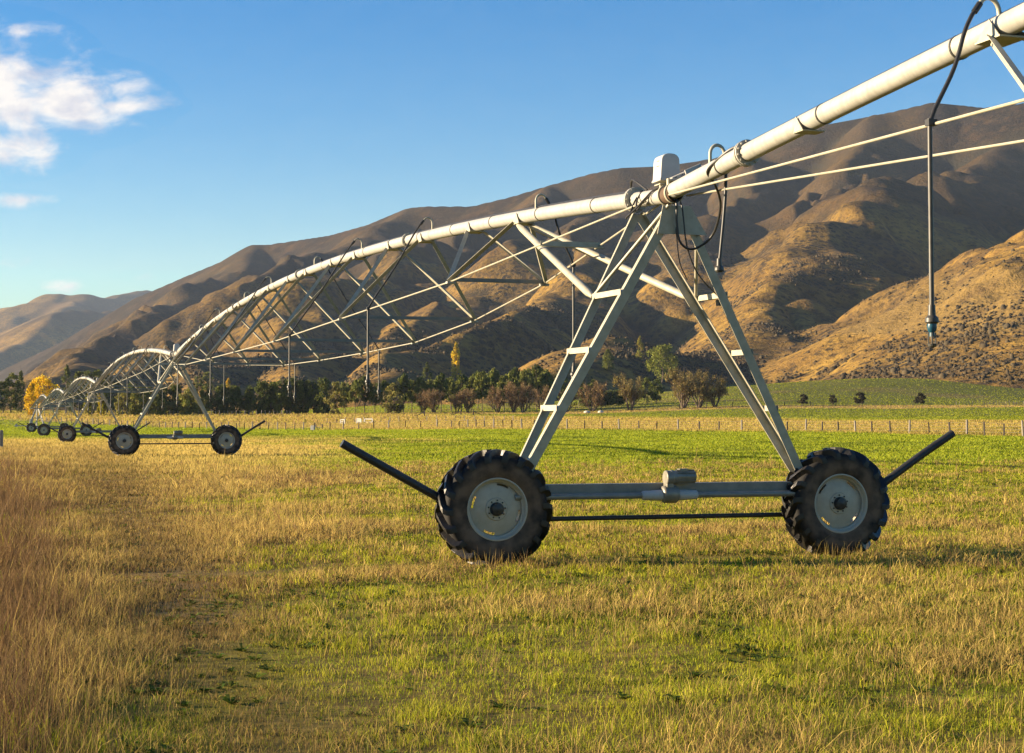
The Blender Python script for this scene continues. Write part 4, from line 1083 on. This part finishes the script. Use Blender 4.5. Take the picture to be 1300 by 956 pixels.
# dark shelter belt at the left edge
pines = [round_tree(11, 6, DK, DK2, 1.5, 11, 1.3), round_tree(10, 6.5, DK2, DK, 1.2, 12, 1.3), spire_tree(12, 5, DK, DK2, 13, taper=0)]
spec = [(-62, 1.0), (-38, .92), (-16, 1.0), (4, .86), (14, 1.0), (26, .93), (84, .95), (100, 1.05), (112, .98), (124, .98), (136, .9), (147, .8)]
for i, (u, s) in enumerate(spec):
    plant(pines[(i * 2 + i // 3) % 3], used, u, 520 + (i % 3) * 9, (s * .95, s * .95, s * (.92 if u < 40 else 1.0)), label='%s dark tree from the left in the tall shelter belt around the yellow poplars' % ORD[i], group='dark trees of the tall left shelter belt', name='belt_tree')
plant(round_tree(10.5, 9.5, (.76, .53, .010), YL, 2.5, 21, 1.5, .34), used, 52, 470, (.82, .82, .83), label='broad bright yellow autumn poplar with rounded crown near the left edge', name='yellow_poplar')
plant(spire_tree(8.6, 4.6, YL, YL2, 22, .30), used, 40, 455, (.8, .8, .8), label='narrow yellow poplar column in front of the broad yellow crown', name='yellow_poplar')
plant(spire_tree(5.5, 2.2, (.30, .27, .02), (.36, .28, .02), 23), used, 129, 450, label='small yellow-green columnar tree seen through the third irrigator span', name='poplar')
plant(spire_tree(5.0, 2.6, (.22, .21, .025), OL, 24), used, 113, 452, label='dull yellow-green bushy poplar left of the small columnar one', name='poplar')
olive = [round_tree(6.2, 5.2, OL, OL2, .4, 31, 1.2), round_tree(5.4, 4.6, OL2, GR2, .3, 32, 1.2)]
for i, (u, s, hz) in enumerate(((158, 1.0, .95), (172, .9, 1.05), (186, 1.0, .8), (200, .9, .9), (214, .75, .6), (238, 1.1, .95), (255, .9, .7))):
    plant(olive[i % 2], used, u, 478 - (i % 2) * 12, (s, s, s * hz), label='%s olive-brown bushy tree from the left, below the second irrigator span' % ORD[i], group='olive bushy trees behind the second tower', name='bushy_tree')
# the clipped hedge row
blocks = [block_tree(7.0, 4.8, DK, GR, 41), block_tree(6.6, 5.2, DK2, DK, 42), block_tree(6.8, 4.6, GR, DK, 43)]
us = [168, 184, 203, 222, 243, 262, 281, 298, 316, 332, 344, 357, 370, 384, 398, 411]
for i, u in enumerate(us):
    s = random.uniform(.92, 1.06)
    plant(blocks[i % 3], used, u, 492 + random.uniform(-3, 3), (s, 1, random.uniform(.95, 1.06) * (1.12 if u > 325 else .98)), label='%s tree from the left in the dark clipped hedge row beyond the field' % ORD[i], group='dark clipped hedge row', name='hedge_tree')
plant(round_tree(7.2, 5.4, OL, (.095, .085, .03), .3, 51, 1.3), used, 426, 470, label='tall olive-brown bushy tree closing the right end of the clipped hedge row', name='bushy_tree')
plant(round_tree(6.6, 6.0, OL, (.10, .09, .03), .3, 52, 1.3), used, 500, 474, label='olive willow with drooping crown left of the first bare willow', name='willow')
# hillside bits over the hedge
plant_hill(round_tree(6, 4.4, GR2, (.14, .14, .03), .8, 53), used, 263, 492, 20, 17, 6, 4.4, label='mid green rounded tree rising above the hedge row, right of the second tower', name='round_tree')
plant_hill(round_tree(6, 4.4, (.12, .12, .03), GR, .8, 54), used, 252, 494, 18, 13, 6, 4.4, label='darker green tree just left of the rounded one above the hedge', name='round_tree')
plant_hill(spire_tree(6, 2.6, YL, (.3, .25, .02), 55), used, 290, 494, 14, 7, 6, 2.6, label='small yellow poplar tip peeping over the hedge row', name='yellow_poplar')
# grove of round-headed trees on bare stems
grove = [round_tree(6.4, 4.4, DK2, GR, 2.2, 61, 1.0), round_tree(6.0, 4.8, GR, DK2, 2.0, 62, 1.0), round_tree(6.8, 4.2, DK, GR, 2.4, 63, 1.0)]
pts = [(438, 505, 1), (451, 503, .98), (463, 506, 1), (476, 503, .96), (489, 507, 1), (512, 506, 1.02), (523, 512, 1.05), (535, 506, 1), (548, 514, 1.04), (560, 508, 1.05), (573, 518, 1.04), (586, 512, 1), (598, 522, 1.02), (612, 516, 1.08),
       (625, 526, 1.08), (640, 520, 1.05), (655, 530, 1.1), (668, 524, 1.1), (681, 534, 1.1), (695, 530, 1.08), (540, 552, .9), (556, 556, 1.0), (572, 560, 1.05), (590, 556, .95), (607, 562, 1.05), (630, 560, .95), (650, 562, 1.1), (672, 560, 1.1), (692, 562, 1.05), (712, 556, 1.0), (735, 552, .85), (752, 556, .85)]
for i, (u, D, s) in enumerate(sorted(pts)):
    plant(grove[i % 3], used, u, D, (s * (1 + .12 * (u > 590)), s, s * random.uniform(1.16, 1.36) * (1 + .15 * (u > 590))), label='%s round-headed dark tree from the left in the grove on bare stems' % ORD[i], group='grove of round-headed trees', name='grove_tree')
plant_hill(spire_tree(10, 3.6, (.76, .55, .012), (.50, .36, .014), 71, .30, dens=1.35), used, 579, 481, 46, 13, 10, 3.6, label='tall narrow golden poplar standing alone above the grove', name='yellow_poplar')
plant_hill(spire_tree(8, 3.4, DK, DK2, 72, taper=0), used, 542, 484, 24, 14, 8, 3.4, label='dark pointed conifer left of the tall golden poplar', name='conifer')
plant_hill(spire_tree(6.4, 4.2, DK2, GR, 73, dens=1.4), used, 772, 471, 27, 16, 6.4, 4.2, label='dense dark conical conifer on the slope behind the bare willows', name='conifer')
plant_hill(spire_tree(8, 3.0, (.24, .20, .035), GR2, 74), used, 813, 458, 31, 11, 8, 3.0, label='slender olive-yellow poplar left of the pale green tree', name='poplar')
plant_hill(round_tree(14, 11, (.20, .215, .03), (.15, .16, .028), 4.0, 75, 1.7, .36), used, 841, 495, 60, 40, 14, 11, label='large pale green spreading tree behind the bare willows', name='broad_tree')
for i, (u, D) in enumerate(((742, 575), (752, 574), (763, 575), (775, 576), (786, 577))):
    plant(block_tree(4.0, 4.2, DK, DK2, 81) if i == 0 else blk, used, u, D, (1.1, 1, 1), label='%s tree from the left in the short dark hedge under the conical conifer' % ORD[i], group='short dark hedge on the slope', name='hedge_tree')
    if i == 0: blk = [o for o in used if o.name.startswith('hedge_tree')][-1]; blk = bpy.data.objects[max((o.name for o in used if o.name.startswith('hedge_tree')), key=lambda q: q)]
plant(round_tree(7, 5, DK, GR, 1.2, 82), used, 822, 560, label='dark tree under the pale green spreading tree, left side', name='round_tree')
plant(round_tree(6.5, 5, DK, DK2, 1.2, 83), used, 833, 556, label='dark tree under the pale green spreading tree, right side', name='round_tree')
# bare brown willows along the road
BR, BR2 = (.20, .125, .062), (.19, .135, .055)
wl = [bare_tree(8.4, 8.6, 91, BR, 1.0, 4, (.19, .135, .055)), bare_tree(9.0, 9.6, 92, BR2, 1.8, 5, (.20, .16, .05)), bare_tree(7.6, 7.5, 93, BR, .8, 4, (.18, .12, .055))]
sp = [(537, 488, .72, 2), (551, 487, .70, 0), (580, 489, .66, 2), (594, 488, .72, 0), (632, 484, .80, 2), (652, 485, .92, 0), (664, 486, .84, 2), (690, 490, .80, 0), (720, 490, .72, 2), (752, 480, .94, 0), (800, 478, .95, 1), (868, 486, 1.06, 1), (888, 484, 1.0, 1), (908, 488, .8, 1)]
for i, (u, D, s, k) in enumerate(sp):
    plant(wl[k], used, u, D, (s, s, s * (1 if i != 9 else .95)), label='%s brown half-bare willow from the left along the road verge' % ORD[i], group='half-bare brown willows', name='willow')
# small round bushes on the green slope
bush = [round_tree(2.6, 3.2, (.035, .032, .016), (.05, .045, .02), .5, 95, .8, .22), round_tree(2.7, 3.0, (.055, .048, .02), (.04, .036, .018), .6, 96, .6, .22)]
for u, D, s, k, lb in ((1019.5, 497, .95, 0, 'round dark bush on a short stem, first from the left on the green slope'), (1057, 500, .85, 1, 'thin ragged bush, second from the left on the green slope'),
                       (1092, 497, 1.1, 0, 'round dark bush, third from the left on the green slope'), (1168, 500, 1.05, 0, 'round dark bush standing alone farthest right on the green slope')):
    plant(bush[k], used, u, D, (s, s, s), label=lb, cat='bush', name='round_bush')

# ------------------------------------------------------------------ thorn scrub on the lower hill faces
def build_scrub():
    r = np.random.default_rng(5)
    n = 90000
    u = r.uniform(150, 1330, n); D = 600 * (1500 / 600) ** (r.random(n) ** 1.2)
    X = (u - 650) / F * D; Y = D
    Z = hill_height(X, Y)
    ok = (Z > zg(X, Y) + .6)
    dens = hill_scrub(X, Y, Z)
    p = .035 + .75 * dens ** 1.5
    p = p * np.where((u > 1040) & (Z > 46 + (u - 1040) * .07) & (Y < 1150), .18, 1)     # the grazed face keeps little scrub above its foot
    keep = ok & (r.random(n) < p * np.clip((D / 900) ** 1.2, .3, 1.4) * .62)
    X, Y, Z = X[keep], Y[keep], Z[keep]
    s = r.uniform(.28, .8, len(X)) * (1 + .9 * (r.random(len(X)) < .08))
    # each bush: a small ragged dome
    k = 7; an = 2 * np.pi * np.arange(k) / k
    V, Fc, C = [], [], []
    nb = len(X)
    rj = r.uniform(.7, 1.25, (nb, k)); hj = r.uniform(.75, 1.25, (nb, k))
    ring0 = np.stack([X[:, None] + s[:, None] * 1.15 * rj * np.cos(an), Y[:, None] + s[:, None] * 1.15 * rj * np.sin(an), np.repeat((Z - .6)[:, None], k, 1)], 2)
    ring1 = np.stack([X[:, None] + s[:, None] * 1.2 * rj * np.cos(an + .3), Y[:, None] + s[:, None] * 1.2 * rj * np.sin(an + .3), Z[:, None] + s[:, None] * .55 * hj], 2)
    ring2 = np.stack([X[:, None] + s[:, None] * .6 * rj * np.cos(an), Y[:, None] + s[:, None] * .6 * rj * np.sin(an), Z[:, None] + s[:, None] * 1.15 * hj], 2)
    top = np.stack([X, Y, Z + s * 1.3], 1)[:, None, :]
    V = np.concatenate([ring0, ring1, ring2, top], 1)
    i = np.arange(k); j = (i + 1) % k
    q = np.concatenate([np.stack([i, j, k + j, k + i], 1), np.stack([k + i, k + j, 2 * k + j, 2 * k + i], 1)])
    t = np.stack([2 * k + i, 2 * k + j, np.full(k, 3 * k)], 1)
    off = (np.arange(nb) * (3 * k + 1))[:, None, None]
    c = np.array([.042, .034, .021])[None] * r.uniform(.6, 1.7, (nb, 1)) + np.array([.02, .010, .0])[None] * r.random((nb, 1))
    o = np_mesh('scrub', V.reshape(-1, 3), [(q[None] + off).reshape(-1, 4), (t[None] + off).reshape(-1, 3)], M_SCRUB, np.repeat(c, 3 * k + 1, 0))
    tag(o, kind='stuff')
M_SCRUB = attr_mat('thorn_scrub', rough=.95, transl=0)
build_scrub()

# ------------------------------------------------------------------ grass
def build_grass():
    r = np.random.default_rng(3)
    def sample(n, d0, d1, p, amax0=-.345, amax1=.36):
        # density per square metre falls off as d**-p
        q = 2 - p
        uu = r.random(n)
        d = (d0 ** q + uu * (d1 ** q - d0 ** q)) ** (1 / q) if abs(q) > 1e-6 else d0 * (d1 / d0) ** uu
        return r.uniform(0, 1, n) * ((amax1 - amax0) * d + 7.0) + amax0 * d - 3.5, d
    sets = []
    x, d = sample(620000, 6.5, 60, 1.5); sets.append((x, d, 0))
    tx, td = sample(22000, 6.5, 60, 1.45)                                        # tufts
    k = r.integers(8, 26, len(tx)); x = np.repeat(tx, k) + r.normal(0, .05, k.sum()); d = np.repeat(td, k) + r.normal(0, .05, k.sum()); sets.append((x, d, 1))
    x, d = sample(420000, 50, 330, 1.9); sets.append((x, d, 2))
    x, d = sample(130000, 300, 760, 1.9); sets.append((x, d, 2))
    for sd_ in (-1, 1):                                                          # dry stalks left standing beside the near wheels
        tt, s_ = sd_ * W / 2 + r.normal(0, .38, 130), -r.uniform(.30, .75, 130)
        sets.append((X0 + EE[0] * tt + ED[0] * s_, Y0 + EE[1] * tt + ED[1] * s_, 4))
    allV, allC, tri, quad, off = [], [], [], [], 0
    for x, d, kind in sets:
        n = len(x)
        dry, tall, green, n1, n2, n3 = sward(x, d)
        z0 = zg(x, d)
        rnd = r.random(n)
        p1 = fbm(x / 1.3, d / 1.6, 201, 4) - .5; p2 = fbm(x / .42, d / .5, 211, 3) - .5; p3 = fbm(x / 4.5, d / 6, 221, 3) - .5
        dark = sstep(.10, .22, p2 * .8 + p1 * .6)
        if kind == 2:
            sd = fence_side(x, d)
            hgt = r.uniform(.03, .085, n) * (1 + .8 * dry + .8 * tall) * (1 + .003 * d)
            strip = sstep(0, 6, sd) * (1 - sstep(95, 125, sd))
            hgt = hgt * (1 + 1.6 * strip)
            wid = .00095 * d * r.uniform(.6, 1.4, n)
            col_ = field_color(x, d) * r.uniform(.75, 1.3, n)[:, None]
            gl = (rnd < .5 * green * (1 - dry))[:, None]
            col_ = np.where(gl, col_ * .5 + C_YG[None] * .5 * r.uniform(.8, 1.2, n)[:, None], col_)
            tb = np.maximum(old_track(x, d), wheel_rut(x, d) * (d < 90))[:, None] * .6
            col_ = col_ * (1 - tb) + np.array([.16, .10, .04])[None] * tb
            pat = (sstep(.05, .20, p1 + p3 * .5) * (d < 200) * (1 - .6 * dry))[:, None]
            col_ = col_ * (1 - .62 * pat) + C_DGREEN[None] * .62 * pat
        else:
            low = sstep(-.14, .12, p1 * .6 + p2 * .5 + p3 * .3)
            straw = rnd < np.clip(.17 + .74 * dry + 1.9 * p1 + 1.3 * p3 - .14 * green, .04, .97)
            stalk = (r.random(n) < .018 + .09 * dry + .34 * tall) & (rnd < .75)
            straw = straw | stalk
            hgt = np.where(straw, r.uniform(.025, .075, n), r.uniform(.018, .058, n)) * (.55 + .85 * low) * (1 + .6 * dry + .9 * tall)
            hgt = np.where(stalk, r.uniform(.12, .27, n) * (1 + .05 * dry + .10 * tall), hgt)
            if kind == 1:
                big = r.random(len(tx)) < .035
                hgt = hgt * np.repeat(np.where(big, r.uniform(2.2, 3.4, len(tx)), r.uniform(.7, 1.7, len(tx))), k)
                straw = straw | np.repeat(big, k)
            wid = np.maximum(.0034, .00036 * d) * r.uniform(.7, 1.5, n) * np.where(stalk, .55, 1)
            cg = np.where((r.random(n) < .52 + 1.6 * p2)[:, None], C_YG[None], C_GREEN[None])
            br = sstep(.02, .16, -p1 - .3 * p2 + .25 * p3)
            if kind == 4: br = br * 0
            cs = np.where((r.random(n) < .20 + .75 * tall + .5 * br)[:, None], C_BROWN[None], np.where((r.random(n) < .6)[:, None], C_STRAW[None], C_TAN[None]))
            if kind == 4: straw = straw | True; hgt = r.uniform(.08, .24, n); wid = r.uniform(.003, .0055, n)
            cs = cs * (1 - .18 * tall)[:, None]
            if kind == 1:
                tone = np.repeat(r.random(len(tx)), k)[:, None]; cg = cg * (.75 + .6 * tone); cs = cs * (.75 + .5 * tone)
            col_ = np.where(straw[:, None], cs, cg) * r.uniform(.65, 1.35, n)[:, None]
            tk = old_track(x, d); ru = wheel_rut(x, d)
            hgt = hgt * (1 - .55 * tk) * (1 - .72 * ru)
            tb = (np.maximum(tk * .75, ru * .6) * sstep(.2, .8, r.random(n) + .35))[:, None]
            col_ = col_ * (1 - tb) + np.array([.125, .082, .035])[None] * tb
            dk = (dark * (1 - .75 * np.maximum(dry, tall)))[:, None] * (~straw)[:, None]
            col_ = col_ * (1 - .7 * dk) + C_DGREEN[None] * .7 * dk
        th = r.uniform(0, 2 * np.pi, n); lean = np.abs(r.normal(0, .85, n)) + (.25 if kind == 1 else 0)
        if kind < 2: lean = np.where(stalk, lean * .4, lean * (1 - .45 * tall))
        lx, ly = np.cos(th) * lean * hgt + .06 * hgt, np.sin(th) * lean * hgt
        ph = r.uniform(0, np.pi, n); wx, wy = np.cos(ph) * wid / 2, np.sin(ph) * wid / 2
        if kind == 4: lean = lean * .35; lx, ly = np.cos(th) * lean * hgt, np.sin(th) * lean * hgt
        if kind == 2: wx, wy = np.sign(wx) * np.maximum(np.abs(wx), wid * .2), wy
        b0 = np.stack([x - wx, d - wy, z0 - .01], 1); b1 = np.stack([x + wx, d + wy, z0 - .01], 1)
        tip = np.stack([x + lx, d + ly, z0 + hgt], 1)
        if kind == 2:
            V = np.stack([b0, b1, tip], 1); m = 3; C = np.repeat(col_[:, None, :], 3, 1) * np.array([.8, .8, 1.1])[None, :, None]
            tri.append(off + np.arange(n * 3).reshape(n, 3))
        else:
            mid = np.stack([x + lx * .35, d + ly * .35, z0 + hgt * .6], 1); w2 = np.stack([wx * .8, wy * .8, wx * 0], 1)
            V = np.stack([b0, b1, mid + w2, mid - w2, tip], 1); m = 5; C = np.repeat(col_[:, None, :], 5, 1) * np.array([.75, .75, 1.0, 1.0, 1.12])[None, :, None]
            i = off + np.arange(n)[:, None] * 5
            quad.append(np.concatenate([i, i + 1, i + 2, i + 3], 1)); tri.append(np.concatenate([i + 3, i + 2, i + 4], 1))
        allV.append(V.reshape(-1, 3)); allC.append(C.reshape(-1, 3)); off += n * m
    wx_, wd_ = sample(7800, 7.0, 42, 1.3)
    dry, tall, green, n1, n2, n3 = sward(wx_, wd_)
    keep = (r.random(len(wx_)) < sstep(.42, .6, n1) + .08) & (tall < .4)
    wx_, wd_ = wx_[keep], wd_[keep]; m_ = 9; n = len(wx_) * m_
    cx, cy = np.repeat(wx_, m_), np.repeat(wd_, m_); cz = zg(cx, cy)
    an = np.tile(np.arange(m_) * 2 * np.pi / m_, len(wx_)) + r.uniform(-.3, .3, n); sc_ = np.repeat(r.uniform(.45, 1.15, len(wx_)), m_)
    ln = sc_ * r.uniform(.045, .09, n); wd2 = sc_ * r.uniform(.010, .018, n); up = r.uniform(.25, .8, n)
    ux, uy = np.cos(an), np.sin(an)
    B0 = np.stack([cx, cy, cz], 1)
    Mi = np.stack([cx + ux * ln * .55, cy + uy * ln * .55, cz + ln * up * .8], 1); Sd = np.stack([-uy * wd2, ux * wd2, 0 * wd2], 1)
    Tp = np.stack([cx + ux * ln, cy + uy * ln, cz + ln * up * .75], 1)
    V = np.stack([B0, Mi + Sd, Tp, Mi - Sd], 1).reshape(-1, 3)
    wc = np.where(r.random((n, 1)) < .5, np.array([[.075, .125, .018]]), np.array([[.13, .15, .025]])) * r.uniform(.7, 1.3, (n, 1))
    quad.append(off + np.arange(n * 4).reshape(n, 4)); allV.append(V); allC.append(np.repeat(wc, 4, 0)); off += n * 4
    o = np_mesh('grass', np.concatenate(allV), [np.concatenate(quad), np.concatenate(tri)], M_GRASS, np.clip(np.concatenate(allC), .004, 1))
    tag(o, kind='stuff')
build_grass()
